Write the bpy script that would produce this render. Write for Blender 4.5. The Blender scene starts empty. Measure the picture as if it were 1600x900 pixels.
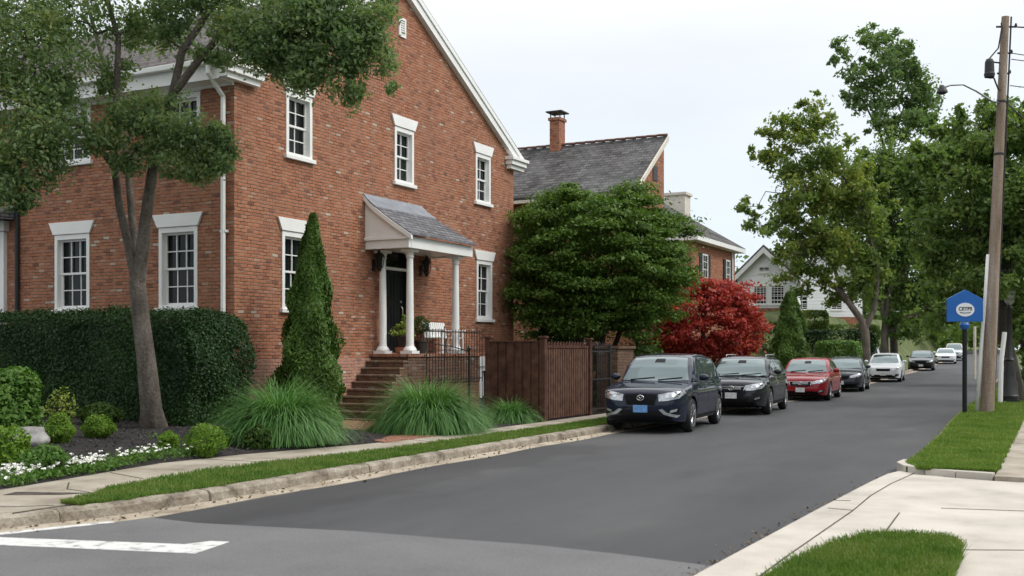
import bpy, bmesh, math, random
import numpy as np
from mathutils import Vector, Matrix
from mathutils.bvhtree import BVHTree

C = bpy.context.scene.collection
SC = bpy.context.scene
R = math.radians

# ------------------------------------------------------------------ camera
YAW = R(27.37)
SN, CS = math.sin(YAW), math.cos(YAW)
EYE, FPX, HOR = 1.75, 1700.0, 547.0
cam_d = bpy.data.cameras.new("camera")
cam = bpy.data.objects.new("camera", cam_d)
C.objects.link(cam)
cam.location = (0, 0, EYE)
cam.rotation_euler = (R(90), 0, YAW)
cam_d.sensor_width = 36
cam_d.lens = 36 * FPX / 1600
cam_d.shift_y = (HOR - 450) / 1600
cam_d.clip_end = 2000
cam_d.dof.use_dof = True
cam_d.dof.focus_distance = 27
cam_d.dof.aperture_fstop = 2.8
SC.camera = cam

# ------------------------------------------------------------------ sky, sun, exposure
SC.view_settings.view_transform = 'Standard'
SC.view_settings.look = 'None'
SC.view_settings.exposure = 0.0
SC.view_settings.gamma = 1
SUN_EL, SUN_AZ = R(48), R(72)          # azimuth from +Y towards +X
world = bpy.data.worlds.new("World")
SC.world = world
world.use_nodes = True
nt = world.node_tree
nt.nodes.clear()


def nd(t, typ, **kw):
    n = t.nodes.new(typ)
    for k, v in kw.items():
        if k in n.inputs:
            n.inputs[k].default_value = v
        else:
            setattr(n, k, v)
    return n


out = nd(nt, 'ShaderNodeOutputWorld')
bg = nd(nt, 'ShaderNodeBackground', Strength=0.1)
sky = nd(nt, 'ShaderNodeTexSky', sky_type='NISHITA', sun_disc=False)
sky.sun_elevation = SUN_EL
sky.sun_rotation = SUN_AZ
tc = nd(nt, 'ShaderNodeTexCoord')
sep = nd(nt, 'ShaderNodeSeparateXYZ')
nt.links.new(tc.outputs['Generated'], sep.inputs[0])
# overcast cloud deck: brighter towards the zenith, slightly bluer where it is thin
rmp = nd(nt, 'ShaderNodeValToRGB')
cr = rmp.color_ramp
cr.elements[0].position = 0.0
cr.elements[0].color = (0.44, 0.49, 0.54, 1)
cr.elements[1].position = 1.0
cr.elements[1].color = (1, 1, 1, 1)
for p, c in ((0.14, (0.46, 0.50, 0.54, 1)), (0.26, (0.50, 0.52, 0.54, 1)), (0.5, (0.82, 0.83, 0.84, 1))):
    e = cr.elements.new(p)
    e.color = c
nt.links.new(sep.outputs['Z'], rmp.inputs[0])
nz = nd(nt, 'ShaderNodeTexNoise', Scale=2.2, Detail=5.0, Roughness=0.55)
mp = nd(nt, 'ShaderNodeMapping')
mp.inputs['Scale'].default_value = (1, 1, 3.5)
nt.links.new(tc.outputs['Generated'], mp.inputs[0])
nt.links.new(mp.outputs[0], nz.inputs['Vector'])
nr = nd(nt, 'ShaderNodeMapRange')
nr.inputs['From Min'].default_value = 0.3
nr.inputs['From Max'].default_value = 0.7
nr.inputs['To Min'].default_value = 19.0
nr.inputs['To Max'].default_value = 21.5
nt.links.new(nz.outputs[0], nr.inputs[0])
vm = nd(nt, 'ShaderNodeVectorMath', operation='SCALE')
nt.links.new(rmp.outputs[0], vm.inputs[0])
nt.links.new(nr.outputs[0], vm.inputs['Scale'])
mx = nd(nt, 'ShaderNodeMixRGB')
mx.inputs[0].default_value = 0.88
nt.links.new(sky.outputs[0], mx.inputs[1])
# high up, the deck is brighter on the sun's side and broken into denser and thinner cloud
def wmath(op, a, b):
    n = nd(nt, 'ShaderNodeMath', operation=op)
    for i, v in enumerate((a, b)):
        if isinstance(v, (int, float)):
            n.inputs[i].default_value = v
        else:
            nt.links.new(v, n.inputs[i])
    return n.outputs[0]


zf_ = nd(nt, 'ShaderNodeMapRange')
zf_.inputs['From Min'].default_value = 0.3
zf_.inputs['From Max'].default_value = 0.62
nt.links.new(sep.outputs['Z'], zf_.inputs[0])
side_ = wmath('ADD', wmath('MULTIPLY', sep.outputs['X'], 0.62), wmath('MULTIPLY', sep.outputs['Y'], 0.5))
cl_ = nd(nt, 'ShaderNodeTexNoise', Scale=3.2, Detail=4.0)
nt.links.new(tc.outputs['Generated'], cl_.inputs['Vector'])
tot_ = wmath('ADD', side_, wmath('MULTIPLY', wmath('SUBTRACT', cl_.outputs[0], 0.5), 2.2))
gain = wmath('ADD', 1.0, wmath('MULTIPLY', zf_.outputs[0], tot_))
gain = wmath('MAXIMUM', gain, 0.25)
vm2 = nd(nt, 'ShaderNodeVectorMath', operation='SCALE')
nt.links.new(vm.outputs[0], vm2.inputs[0])
nt.links.new(gain, vm2.inputs['Scale'])
nt.links.new(vm2.outputs[0], mx.inputs[2])
nt.links.new(mx.outputs[0], bg.inputs[0])
nt.links.new(bg.outputs[0], out.inputs[0])

sun_d = bpy.data.lights.new("sun", 'SUN')
sun_d.energy = 1.5
sun_d.angle = R(14)
sun_d.color = (1, 0.95, 0.88)
sun = bpy.data.objects.new("sun", sun_d)
C.objects.link(sun)
sd = Vector((math.sin(SUN_AZ) * math.cos(SUN_EL), math.cos(SUN_AZ) * math.cos(SUN_EL), math.sin(SUN_EL)))
sun.rotation_euler = sd.to_track_quat('Z', 'Y').to_euler()

# ------------------------------------------------------------------ layout helpers


def at(px, py, D):
    """world point seen along photo pixel (px, py) at depth D"""
    a = (px - 800) / FPX
    return Vector((D * (-SN + a * CS), D * (CS + a * SN), EYE + (HOR - py) / FPX * D))


def ss(a, b, v):
    t = min(1, max(0, (v - a) / (b - a)))
    return t * t * (3 - 2 * t)


def zr(y):
    """the road climbs gently beyond the parked cars"""
    return 0.0 if y < 35 else (0.0001 * (min(y, 170) - 35) ** 2)


def cx(y):
    d = max(0, y - 38)
    return -0.04 * d * d / (d + 8) if d > 0 else 0.0


def bank(x, y):
    return 4.3 * ss(50, 75, y) * ss(12.6 - cx(y), 16.0 - cx(y), -x)


# ------------------------------------------------------------------ object helpers
def link(o, parent=None):
    C.objects.link(o)
    if parent is not None:
        o.parent = parent
    return o


def tag(o, label=None, cat=None, group=None, kind=None):
    if label:
        o['label'] = label
    if cat:
        o['category'] = cat
    if group:
        o['group'] = group
    if kind:
        o['kind'] = kind
    return o


def empty(name, loc, rz=0.0, label=None, cat=None, group=None):
    o = bpy.data.objects.new(name, None)
    o.empty_display_size = 0.2
    o.location = loc
    o.rotation_euler = (0, 0, rz)
    C.objects.link(o)
    return tag(o, label, cat, group)


class MB:
    def __init__(s):
        s.v, s.f = [], []

    def add(s, vs, fs):
        n = len(s.v)
        s.v += [tuple(v) for v in vs]
        s.f += [tuple(i + n for i in f) for f in fs]
        return s

    def quad(s, a, b, c, d):
        return s.add([a, b, c, d], [(0, 1, 2, 3)])

    def box(s, x0, x1, y0, y1, z0, z1):
        return s.add([(x0, y0, z0), (x1, y0, z0), (x1, y1, z0), (x0, y1, z0), (x0, y0, z1), (x1, y0, z1), (x1, y1, z1), (x0, y1, z1)],
                     [(0, 3, 2, 1), (4, 5, 6, 7), (0, 1, 5, 4), (1, 2, 6, 5), (2, 3, 7, 6), (3, 0, 4, 7)])

    def tbox(s, T, u0, u1, v0, v1, z0, z1):
        p = [T(u, v, z) for z in (z0, z1) for (u, v) in ((u0, v0), (u1, v0), (u1, v1), (u0, v1))]
        return s.add(p, [(0, 3, 2, 1), (4, 5, 6, 7), (0, 1, 5, 4), (1, 2, 6, 5), (2, 3, 7, 6), (3, 0, 4, 7)])

    def prism(s, poly, off):
        """poly: list of 3D points, off: extrusion vector"""
        n = len(poly)
        off = Vector(off)
        a = [Vector(p) for p in poly]
        b = [p + off for p in a]
        fs = [tuple(range(n))[::-1], tuple(range(n, 2 * n))]
        fs += [(i, (i + 1) % n, n + (i + 1) % n, n + i) for i in range(n)]
        return s.add(a + b, fs)

    def tube(s, pts, rad, sides=8, cap=True):
        pts = [Vector(p) for p in pts]
        if not hasattr(rad, '__len__'):
            rad = [rad] * len(pts)
        rings = []
        ref = Vector((0.13, 0.97, 0.2))
        for i, p in enumerate(pts):
            d = (pts[min(i + 1, len(pts) - 1)] - pts[max(i - 1, 0)])
            if d.length < 1e-9:
                d = Vector((0, 0, 1))
            d.normalize()
            if abs(d.dot(ref)) > 0.98:
                ref = Vector((1, 0, 0))
            x = d.cross(ref).normalized()
            y = d.cross(x).normalized()
            ref = -y
            rings.append([p + (x * math.cos(2 * math.pi * k / sides) + y * math.sin(2 * math.pi * k / sides)) * rad[i] for k in range(sides)])
        vs = [v for r in rings for v in r]
        fs = []
        for i in range(len(pts) - 1):
            for k in range(sides):
                a, b = i * sides + k, i * sides + (k + 1) % sides
                fs.append((a, b, b + sides, a + sides))
        if cap:
            fs.append(tuple(range(sides))[::-1])
            fs.append(tuple(range((len(pts) - 1) * sides, len(pts) * sides)))
        return s.add(vs, fs)

    def lathe(s, prof, c=(0, 0, 0), n=20, axis='Z'):
        c = Vector(c)
        vs, fs = [], []
        for (r, z) in prof:
            for k in range(n):
                a = 2 * math.pi * k / n
                if axis == 'Z':
                    vs.append(c + Vector((r * math.cos(a), r * math.sin(a), z)))
                else:
                    vs.append(c + Vector((z, r * math.cos(a), r * math.sin(a))))
        for i in range(len(prof) - 1):
            for k in range(n):
                a, b = i * n + k, i * n + (k + 1) % n
                fs.append((a, b, b + n, a + n))
        fs.append(tuple(range(n))[::-1])
        m = (len(prof) - 1) * n
        fs.append(tuple(range(m, m + n)))
        return s.add(vs, fs)

    def build(s, name, mat, parent=None, smooth=False, bevel=0, segs=2):
        me = bpy.data.meshes.new(name)
        me.from_pydata([tuple(v) for v in s.v], [], s.f)
        bm = bmesh.new()
        bm.from_mesh(me)
        bmesh.ops.recalc_face_normals(bm, faces=bm.faces[:])
        bm.to_mesh(me)
        bm.free()
        if smooth:
            me.polygons.foreach_set('use_smooth', [True] * len(me.polygons))
        me.materials.append(mat)
        o = bpy.data.objects.new(name, me)
        link(o, parent)
        if bevel:
            md = o.modifiers.new('bevel', 'BEVEL')
            md.width = bevel
            md.segments = segs
            md.limit_method = 'ANGLE'
            md.angle_limit = R(40)
        return o


def shade_auto(o, ang=35):
    me = o.data
    me.polygons.foreach_set('use_smooth', [True] * len(me.polygons))
    bm = bmesh.new()
    bm.from_mesh(me)
    for e in bm.edges:
        if len(e.link_faces) == 2 and e.calc_face_angle(0) > R(ang):
            e.smooth = False
    bm.to_mesh(me)
    bm.free()
    return o


# ------------------------------------------------------------------ materials
def new_mat(name):
    m = bpy.data.materials.new(name)
    m.use_nodes = True
    t = m.node_tree
    b = t.nodes['Principled BSDF']
    return m, t, b


def col4(c):
    return (c[0], c[1], c[2], 1)


def plain(name, c, rough=0.5, metal=0.0, spec=0.5, coat=0.0, var=0.0, vscale=3.0, bump=0.0, bscale=40.0, c2=None):
    m, t, b = new_mat(name)
    b.inputs['Base Color'].default_value = col4(c)
    b.inputs['Roughness'].default_value = rough
    b.inputs['Metallic'].default_value = metal
    b.inputs['Specular IOR Level'].default_value = spec
    if coat:
        b.inputs['Coat Weight'].default_value = coat
        b.inputs['Coat Roughness'].default_value = 0.015
    if var or c2:
        tcn = nd(t, 'ShaderNodeTexCoord')
        n = nd(t, 'ShaderNodeTexNoise', Scale=vscale, Detail=7.0, Roughness=0.62)
        t.links.new(tcn.outputs['Object'], n.inputs['Vector'])
        r = nd(t, 'ShaderNodeValToRGB')
        lo = c2 if c2 else tuple(x * (1 - var) for x in c)
        hi = c if c2 else tuple(min(1, x * (1 + var)) for x in c)
        r.color_ramp.elements[0].color = col4(lo)
        r.color_ramp.elements[0].position = 0.32
        r.color_ramp.elements[1].color = col4(hi)
        r.color_ramp.elements[1].position = 0.68
        t.links.new(n.outputs[0], r.inputs[0])
        t.links.new(r.outputs[0], b.inputs['Base Color'])
    if bump:
        tcn = nd(t, 'ShaderNodeTexCoord')
        n = nd(t, 'ShaderNodeTexNoise', Scale=bscale, Detail=6.0)
        t.links.new(tcn.outputs['Object'], n.inputs['Vector'])
        bp = nd(t, 'ShaderNodeBump', Strength=bump, Distance=0.02)
        t.links.new(n.outputs[0], bp.inputs['Height'])
        t.links.new(bp.outputs[0], b.inputs['Normal'])
    return m


def math_n(t, op, a=None, b=None):
    n = nd(t, 'ShaderNodeMath', operation=op)
    for i, v in enumerate((a, b)):
        if v is None:
            continue
        if isinstance(v, (int, float)):
            n.inputs[i].default_value = v
        else:
            t.links.new(v, n.inputs[i])
    return n.outputs[0]


def brick_mat(name, stops, mortar, bw=0.2, bh=0.074, mw=0.014, stain=0.25, zscale=1.0, horizontal=False, flat_u=None, rough=0.85, stain_col=(0.1, 0.075, 0.06), bumpd=0.012):
    """running bond; every brick takes its own colour. u = x + y works for both wall directions"""
    m, t, b = new_mat(name)
    g = nd(t, 'ShaderNodeNewGeometry')
    sp = nd(t, 'ShaderNodeSeparateXYZ')
    t.links.new(g.outputs['Position'], sp.inputs[0])
    X, Y, Z = sp.outputs
    if horizontal:
        u, v = X, Y
    elif flat_u == 'x':
        u, v = X, Z
    elif flat_u == 'y':
        u, v = Y, Z
    else:
        u, v = math_n(t, 'ADD', X, Y), Z
    wob = nd(t, 'ShaderNodeTexNoise', Scale=3.0, Detail=3.0)
    t.links.new(g.outputs['Position'], wob.inputs['Vector'])
    wv = math_n(t, 'MULTIPLY', math_n(t, 'SUBTRACT', wob.outputs[0], 0.5), bh * 0.35)
    v = math_n(t, 'ADD', v, wv)
    rowf = math_n(t, 'DIVIDE', v, bh * zscale)
    row = math_n(t, 'FLOOR', rowf)
    half = math_n(t, 'MULTIPLY', math_n(t, 'MODULO', math_n(t, 'ABSOLUTE', row), 2.0), 0.5)
    colf = math_n(t, 'ADD', math_n(t, 'DIVIDE', u, bw), half)
    col = math_n(t, 'FLOOR', colf)
    cb = nd(t, 'ShaderNodeCombineXYZ')
    t.links.new(col, cb.inputs[0])
    t.links.new(row, cb.inputs[1])
    wn = nd(t, 'ShaderNodeTexWhiteNoise', noise_dimensions='3D')
    t.links.new(cb.outputs[0], wn.inputs['Vector'])
    rp = nd(t, 'ShaderNodeValToRGB')
    el = rp.color_ramp.elements
    el[0].position, el[0].color = stops[0][0], col4(stops[0][1])
    el[1].position, el[1].color = stops[-1][0], col4(stops[-1][1])
    for p, c in stops[1:-1]:
        e = el.new(p)
        e.color = col4(c)
    t.links.new(wn.outputs['Value'], rp.inputs[0])
    # mortar mask
    fu = math_n(t, 'FRACT', colf)
    fv = math_n(t, 'FRACT', rowf)
    eu = math_n(t, 'MULTIPLY', math_n(t, 'MINIMUM', fu, math_n(t, 'SUBTRACT', 1.0, fu)), bw)
    ev = math_n(t, 'MULTIPLY', math_n(t, 'MINIMUM', fv, math_n(t, 'SUBTRACT', 1.0, fv)), bh * zscale)
    ed = math_n(t, 'MINIMUM', eu, ev)
    mk = nd(t, 'ShaderNodeMapRange')
    mk.inputs['From Min'].default_value = mw * 0.35
    mk.inputs['From Max'].default_value = mw * 0.75
    t.links.new(ed, mk.inputs[0])
    # broad weathering
    ns = nd(t, 'ShaderNodeTexNoise', Scale=0.8, Detail=9.0, Roughness=0.68)
    nm = nd(t, 'ShaderNodeMapping')
    nm.inputs['Scale'].default_value = (1, 1, 0.4)
    t.links.new(g.outputs['Position'], nm.inputs[0])
    t.links.new(nm.outputs[0], ns.inputs['Vector'])
    ws = nd(t, 'ShaderNodeMapRange')
    ws.inputs['From Min'].default_value = 0.42
    ws.inputs['From Max'].default_value = 0.72
    ws.inputs['To Max'].default_value = stain
    t.links.new(ns.outputs[0], ws.inputs[0])
    fine = nd(t, 'ShaderNodeTexNoise', Scale=38.0, Detail=4.0)
    t.links.new(g.outputs['Position'], fine.inputs['Vector'])
    fr = nd(t, 'ShaderNodeMapRange')
    fr.inputs['To Min'].default_value = 0.72
    fr.inputs['To Max'].default_value = 1.28
    t.links.new(fine.outputs[0], fr.inputs[0])
    hs = nd(t, 'ShaderNodeVectorMath', operation='SCALE')
    t.links.new(rp.outputs[0], hs.inputs[0])
    t.links.new(fr.outputs[0], hs.inputs['Scale'])
    m1 = nd(t, 'ShaderNodeMixRGB')
    mn = nd(t, 'ShaderNodeTexNoise', Scale=5.0, Detail=6.0, Roughness=0.7)
    t.links.new(g.outputs['Position'], mn.inputs['Vector'])
    mr = nd(t, 'ShaderNodeValToRGB')
    mr.color_ramp.elements[0].position, mr.color_ramp.elements[0].color = 0.40, col4(tuple(x * 0.32 for x in mortar))
    mr.color_ramp.elements[1].position, mr.color_ramp.elements[1].color = 0.60, col4(tuple(x * 1.15 for x in mortar))
    t.links.new(mn.outputs[0], mr.inputs[0])
    t.links.new(mr.outputs[0], m1.inputs[1])
    t.links.new(mk.outputs[0], m1.inputs[0])
    t.links.new(hs.outputs[0], m1.inputs[2])
    m2 = nd(t, 'ShaderNodeMixRGB')
    m2.inputs[2].default_value = col4(stain_col)
    t.links.new(ws.outputs[0], m2.inputs[0])
    t.links.new(m1.outputs[0], m2.inputs[1])
    t.links.new(m2.outputs[0], b.inputs['Base Color'])
    b.inputs['Roughness'].default_value = rough
    b.inputs['Specular IOR Level'].default_value = 0.25
    hh = math_n(t, 'ADD', mk.outputs[0], math_n(t, 'MULTIPLY', wn.outputs['Value'], 0.5))
    hh = math_n(t, 'ADD', hh, math_n(t, 'MULTIPLY', fine.outputs[0], 0.4))
    bp = nd(t, 'ShaderNodeBump', Strength=0.9, Distance=bumpd)
    t.links.new(hh, bp.inputs['Height'])
    t.links.new(bp.outputs[0], b.inputs['Normal'])
    return m


def ground_mat(name, stops, scale=1.0, rough=0.9, bump=0.4, fine=90.0, fine_amt=0.25, bdist=0.01, stretch=(1, 1, 1), spec=0.3):
    """world-space noise through a ramp, times a fine grain"""
    m, t, b = new_mat(name)
    g = nd(t, 'ShaderNodeNewGeometry')
    mpn = nd(t, 'ShaderNodeMapping')
    mpn.inputs['Scale'].default_value = stretch
    t.links.new(g.outputs['Position'], mpn.inputs[0])
    n = nd(t, 'ShaderNodeTexNoise', Scale=scale, Detail=8.0, Roughness=0.6)
    t.links.new(mpn.outputs[0], n.inputs['Vector'])
    rp = nd(t, 'ShaderNodeValToRGB')
    el = rp.color_ramp.elements
    el[0].position, el[0].color = stops[0][0], col4(stops[0][1])
    el[1].position, el[1].color = stops[-1][0], col4(stops[-1][1])
    for p, c in stops[1:-1]:
        e = el.new(p)
        e.color = col4(c)
    t.links.new(n.outputs[0], rp.inputs[0])
    f = nd(t, 'ShaderNodeTexNoise', Scale=fine, Detail=5.0, Roughness=0.7)
    t.links.new(g.outputs['Position'], f.inputs['Vector'])
    fr = nd(t, 'ShaderNodeMapRange')
    fr.inputs['From Min'].default_value = 0.25
    fr.inputs['From Max'].default_value = 0.75
    fr.inputs['To Min'].default_value = 1 - fine_amt
    fr.inputs['To Max'].default_value = 1 + fine_amt
    t.links.new(f.outputs[0], fr.inputs[0])
    hs = nd(t, 'ShaderNodeVectorMath', operation='SCALE')
    t.links.new(rp.outputs[0], hs.inputs[0])
    t.links.new(fr.outputs[0], hs.inputs['Scale'])
    t.links.new(hs.outputs[0], b.inputs['Base Color'])
    b.inputs['Roughness'].default_value = rough
    b.inputs['Specular IOR Level'].default_value = spec
    bp = nd(t, 'ShaderNodeBump', Strength=bump, Distance=bdist)
    t.links.new(f.outputs[0], bp.inputs['Height'])
    t.links.new(bp.outputs[0], b.inputs['Normal'])
    return m


def leaf_mat(name, cols, transl=0.3, rough=0.5, spec=0.35, clump=0.9):
    """each leaf its own tint (random per island); clumps lean lighter or darker by kind"""
    m, t, b = new_mat(name)
    g = nd(t, 'ShaderNodeNewGeometry')
    n = nd(t, 'ShaderNodeTexNoise', Scale=clump, Detail=2.0)
    t.links.new(g.outputs['Position'], n.inputs['Vector'])
    nn = nd(t, 'ShaderNodeMapRange')
    nn.inputs['From Min'].default_value = 0.3
    nn.inputs['From Max'].default_value = 0.7
    t.links.new(n.outputs[0], nn.inputs[0])
    mixv = math_n(t, 'ADD', math_n(t, 'MULTIPLY', g.outputs['Random Per Island'], 0.55), math_n(t, 'MULTIPLY', nn.outputs[0], 0.45))
    rp = nd(t, 'ShaderNodeValToRGB')
    el = rp.color_ramp.elements
    k = len(cols)
    el[0].position, el[0].color = 0.05, col4(cols[0])
    el[1].position, el[1].color = 0.95, col4(cols[-1])
    for i in range(1, k - 1):
        e = el.new(0.05 + 0.9 * i / (k - 1))
        e.color = col4(cols[i])
    t.links.new(mixv, rp.inputs[0])
    t.links.new(rp.outputs[0], b.inputs['Base Color'])
    b.inputs['Roughness'].default_value = rough
    b.inputs['Specular IOR Level'].default_value = spec
    tr = nd(t, 'ShaderNodeBsdfTranslucent')
    br = nd(t, 'ShaderNodeVectorMath', operation='MULTIPLY')
    br.inputs[1].default_value = (1.3, 1.35, 0.7)
    t.links.new(rp.outputs[0], br.inputs[0])
    t.links.new(br.outputs[0], tr.inputs['Color'])
    mxs = nd(t, 'ShaderNodeMixShader')
    mxs.inputs[0].default_value = transl
    t.links.new(b.outputs[0], mxs.inputs[1])
    t.links.new(tr.outputs[0], mxs.inputs[2])
    t.links.new(mxs.outputs[0], t.nodes['Material Output'].inputs['Surface'])
    return m


M = {}
BR = [(0.0, (0.20, 0.075, 0.05)), (0.06, (0.31, 0.108, 0.06)), (0.16, (0.37, 0.13, 0.068)), (0.45, (0.415, 0.15, 0.078)), (0.7, (0.445, 0.172, 0.092)), (0.93, (0.40, 0.155, 0.09)), (0.98, (0.46, 0.25, 0.165)), (1.0, (0.53, 0.41, 0.32))]
BR = [(p, (c[0] * 0.94, c[1] * 1.02, c[2] * 1.05)) for p, c in BR]
M['brick'] = brick_mat('red_brick', BR, (0.29, 0.205, 0.15), mw=0.016)
M['brick_base'] = brick_mat('base_brick', [(p, tuple(min(1, x * 0.95 + 0.07) for x in c)) for p, c in BR], (0.36, 0.3, 0.25), stain=0.35, stain_col=(0.2, 0.17, 0.13))
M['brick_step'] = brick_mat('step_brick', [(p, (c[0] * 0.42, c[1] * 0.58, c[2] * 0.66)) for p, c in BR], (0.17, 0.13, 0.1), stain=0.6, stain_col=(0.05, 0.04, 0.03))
M['brick_far'] = brick_mat('far_brick', [(p, tuple(x * 0.95 for x in c)) for p, c in BR], (0.3, 0.2, 0.15))
M['paver'] = brick_mat('paver_brick', [(p, tuple(x * 0.75 + 0.03 for x in c)) for p, c in BR], (0.13, 0.1, 0.08), bw=0.2, bh=0.1, horizontal=True, stain=0.35)
M['tread'] = brick_mat('tread_brick', [(p, (c[0] * 0.5 + 0.04, c[1] * 0.7 + 0.045, c[2] * 0.75 + 0.04)) for p, c in BR], (0.25, 0.2, 0.15), bw=0.1, bh=0.2, horizontal=True, stain=0.5, stain_col=(0.09, 0.07, 0.05))
SH = [(0, (0.04, 0.038, 0.038)), (0.5, (0.075, 0.07, 0.068)), (1, (0.115, 0.107, 0.105))]
M['shingle'] = brick_mat('brown_shingle', [(0, (0.085, 0.075, 0.073)), (0.5, (0.125, 0.11, 0.106)), (1, (0.17, 0.15, 0.145))], (0.04, 0.035, 0.034), bw=0.3, bh=0.085, mw=0.02, flat_u='x', stain=0.2, stain_col=(0.16, 0.15, 0.14), bumpd=0.03)
M['slate'] = brick_mat('grey_slate', SH, (0.035, 0.034, 0.034), bw=0.34, bh=0.13, mw=0.02, flat_u='x', stain=0.5, stain_col=(0.25, 0.25, 0.26), bumpd=0.03)
M['slate_porch'] = brick_mat('porch_slate', [(0, (0.09, 0.09, 0.10)), (0.5, (0.14, 0.14, 0.15)), (1, (0.19, 0.19, 0.205))], (0.06, 0.06, 0.065), bw=0.24, bh=0.085, mw=0.016, flat_u='y', stain=0.3, stain_col=(0.22, 0.22, 0.23), bumpd=0.02)
M['lead'] = plain('lead_flashing', (0.21, 0.23, 0.26), 0.5, 0.2, var=0.2)
M['white'] = plain('white_paint', (0.78, 0.78, 0.76), 0.45, var=0.05, vscale=2.0, bump=0.08)
M['white_far'] = plain('white_siding_paint', (0.86, 0.87, 0.88), 0.6, var=0.04)
M['cream'] = plain('cream_stone', (0.62, 0.57, 0.49), 0.7, var=0.12, vscale=6, bump=0.2)
M['glass'] = plain('window_glass', (0.010, 0.014, 0.013), 0.03, spec=0.2, var=0.6, vscale=1.1)
M['black'] = plain('black_iron', (0.012, 0.012, 0.013), 0.45, var=0.2)
M['door'] = plain('black_door_paint', (0.010, 0.011, 0.012), 0.3, spec=0.4)
M['brass'] = plain('dull_brass', (0.55, 0.5, 0.4), 0.3, 1.0)
M['terracotta'] = plain('terracotta', (0.34, 0.13, 0.07), 0.8, var=0.2, vscale=8)
M['ridge'] = plain('ridge_tile', (0.17, 0.085, 0.06), 0.8, var=0.3, vscale=2)
M['pot_dark'] = plain('dark_pot', (0.03, 0.024, 0.02), 0.6, var=0.3)
M['wood'] = plain('dark_stained_wood', (0.075, 0.036, 0.025), 0.8, spec=0.15, var=0.45, vscale=5, bump=0.4, bscale=25)
M['cedar'] = plain('stained_picket_wood', (0.105, 0.057, 0.039), 0.8, spec=0.15, var=0.4, vscale=5, bump=0.4, bscale=25)
M['concrete'] = ground_mat('pale_concrete', [(0.30, (0.35, 0.32, 0.275)), (0.42, (0.44, 0.405, 0.355)), (0.55, (0.49, 0.455, 0.40)), (0.7, (0.54, 0.50, 0.445))], 1.1, 0.85, 0.35, 60, 0.14)
M['walk'] = ground_mat('worn_concrete', [(0.3, (0.19, 0.16, 0.125)), (0.5, (0.31, 0.275, 0.22)), (0.7, (0.40, 0.36, 0.30))], 1.6, 0.9, 0.4, 45, 0.18)
M['kerb'] = ground_mat('weathered_kerb', [(0.33, (0.10, 0.085, 0.065)), (0.46, (0.235, 0.20, 0.155)), (0.66, (0.37, 0.33, 0.27))], 3.4, 0.9, 0.8, 24, 0.4, 0.03)
M['gutter'] = ground_mat('sandy_gutter', [(0.3, (0.22, 0.18, 0.135)), (0.5, (0.36, 0.31, 0.24)), (0.7, (0.45, 0.4, 0.32))], 2.0, 0.9, 0.4, 40, 0.25)
M['asphalt'] = ground_mat('new_asphalt', [(0.28, (0.042, 0.042, 0.046)), (0.42, (0.057, 0.058, 0.061)), (0.55, (0.067, 0.068, 0.071)), (0.75, (0.086, 0.086, 0.088))], 0.55, 0.82, 0.6, 120, 0.38, 0.008, (1, 0.3, 1))
def lane_patch(m, boxes, edge=0.35):
    """fresher, darker surfacing with a wandering edge, laid in along part of the lane"""
    t = m.node_tree
    b = t.nodes['Principled BSDF']
    src = b.inputs['Base Color'].links[0].from_socket
    g = nd(t, 'ShaderNodeNewGeometry')
    n = nd(t, 'ShaderNodeTexNoise', Scale=0.9, Detail=4.0)
    t.links.new(g.outputs['Position'], n.inputs['Vector'])
    sp = nd(t, 'ShaderNodeSeparateXYZ')
    t.links.new(g.outputs['Position'], sp.inputs[0])
    w = math_n(t, 'MULTIPLY', math_n(t, 'SUBTRACT', n.outputs[0], 0.5), 1.6)
    xx, yy = math_n(t, 'ADD', sp.outputs[0], w), math_n(t, 'ADD', sp.outputs[1], w)
    cur = src
    for x0, x1, y0, y1, k in boxes:
        fs = []
        for v, lo, hi in ((xx, x0, x1), (yy, y0, y1)):
            for a_, s_ in ((math_n(t, 'SUBTRACT', v, lo), 1), (math_n(t, 'SUBTRACT', hi, v), 1)):
                mr = nd(t, 'ShaderNodeMapRange')
                mr.inputs['From Max'].default_value = edge
                t.links.new(a_, mr.inputs[0])
                fs.append(mr.outputs[0])
        f = math_n(t, 'MINIMUM', math_n(t, 'MINIMUM', fs[0], fs[1]), math_n(t, 'MINIMUM', fs[2], fs[3]))
        f = math_n(t, 'SUBTRACT', 1.0, math_n(t, 'MULTIPLY', f, 1 - k))
        vm_ = nd(t, 'ShaderNodeVectorMath', operation='SCALE')
        t.links.new(cur, vm_.inputs[0])
        t.links.new(f, vm_.inputs['Scale'])
        cur = vm_.outputs[0]
    t.links.new(cur, b.inputs['Base Color'])


lane_patch(M['concrete'], [(-2.6, -2.2, 3, 30, 0.86), (-1.4, 0.3, 13.4, 14.6, 0.9), (-2.0, -1.0, 15.0, 15.7, 0.82), (-1.1, 0.2, 11.2, 12.2, 0.9), (-0.8, 0.6, 8.6, 9.6, 0.88), (-1.9, -1.5, 10.1, 12.6, 0.9)], 0.5)
lane_patch(M['asphalt'], [(-8.9, -7.2, 6, 18.5, 0.74), (-3.6, -2.9, 24.6, 26.2, 1.35), (-4.2, -2.0, 8.0, 30, 0.9), (-5.2, -4.6, 14.0, 15.2, 0.82), (-6.6, -6.2, 19.0, 21.0, 0.85)])
M['asphalt_old'] = ground_mat('old_asphalt', [(0.25, (0.11, 0.11, 0.113)), (0.5, (0.135, 0.135, 0.138)), (0.75, (0.158, 0.157, 0.158))], 0.8, 0.85, 0.6, 90, 0.42, 0.01)
M['litter'] = leaf_mat('dry_leaf', [(0.05, 0.035, 0.022), (0.13, 0.09, 0.05), (0.24, 0.17, 0.08)], 0.1)
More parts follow.
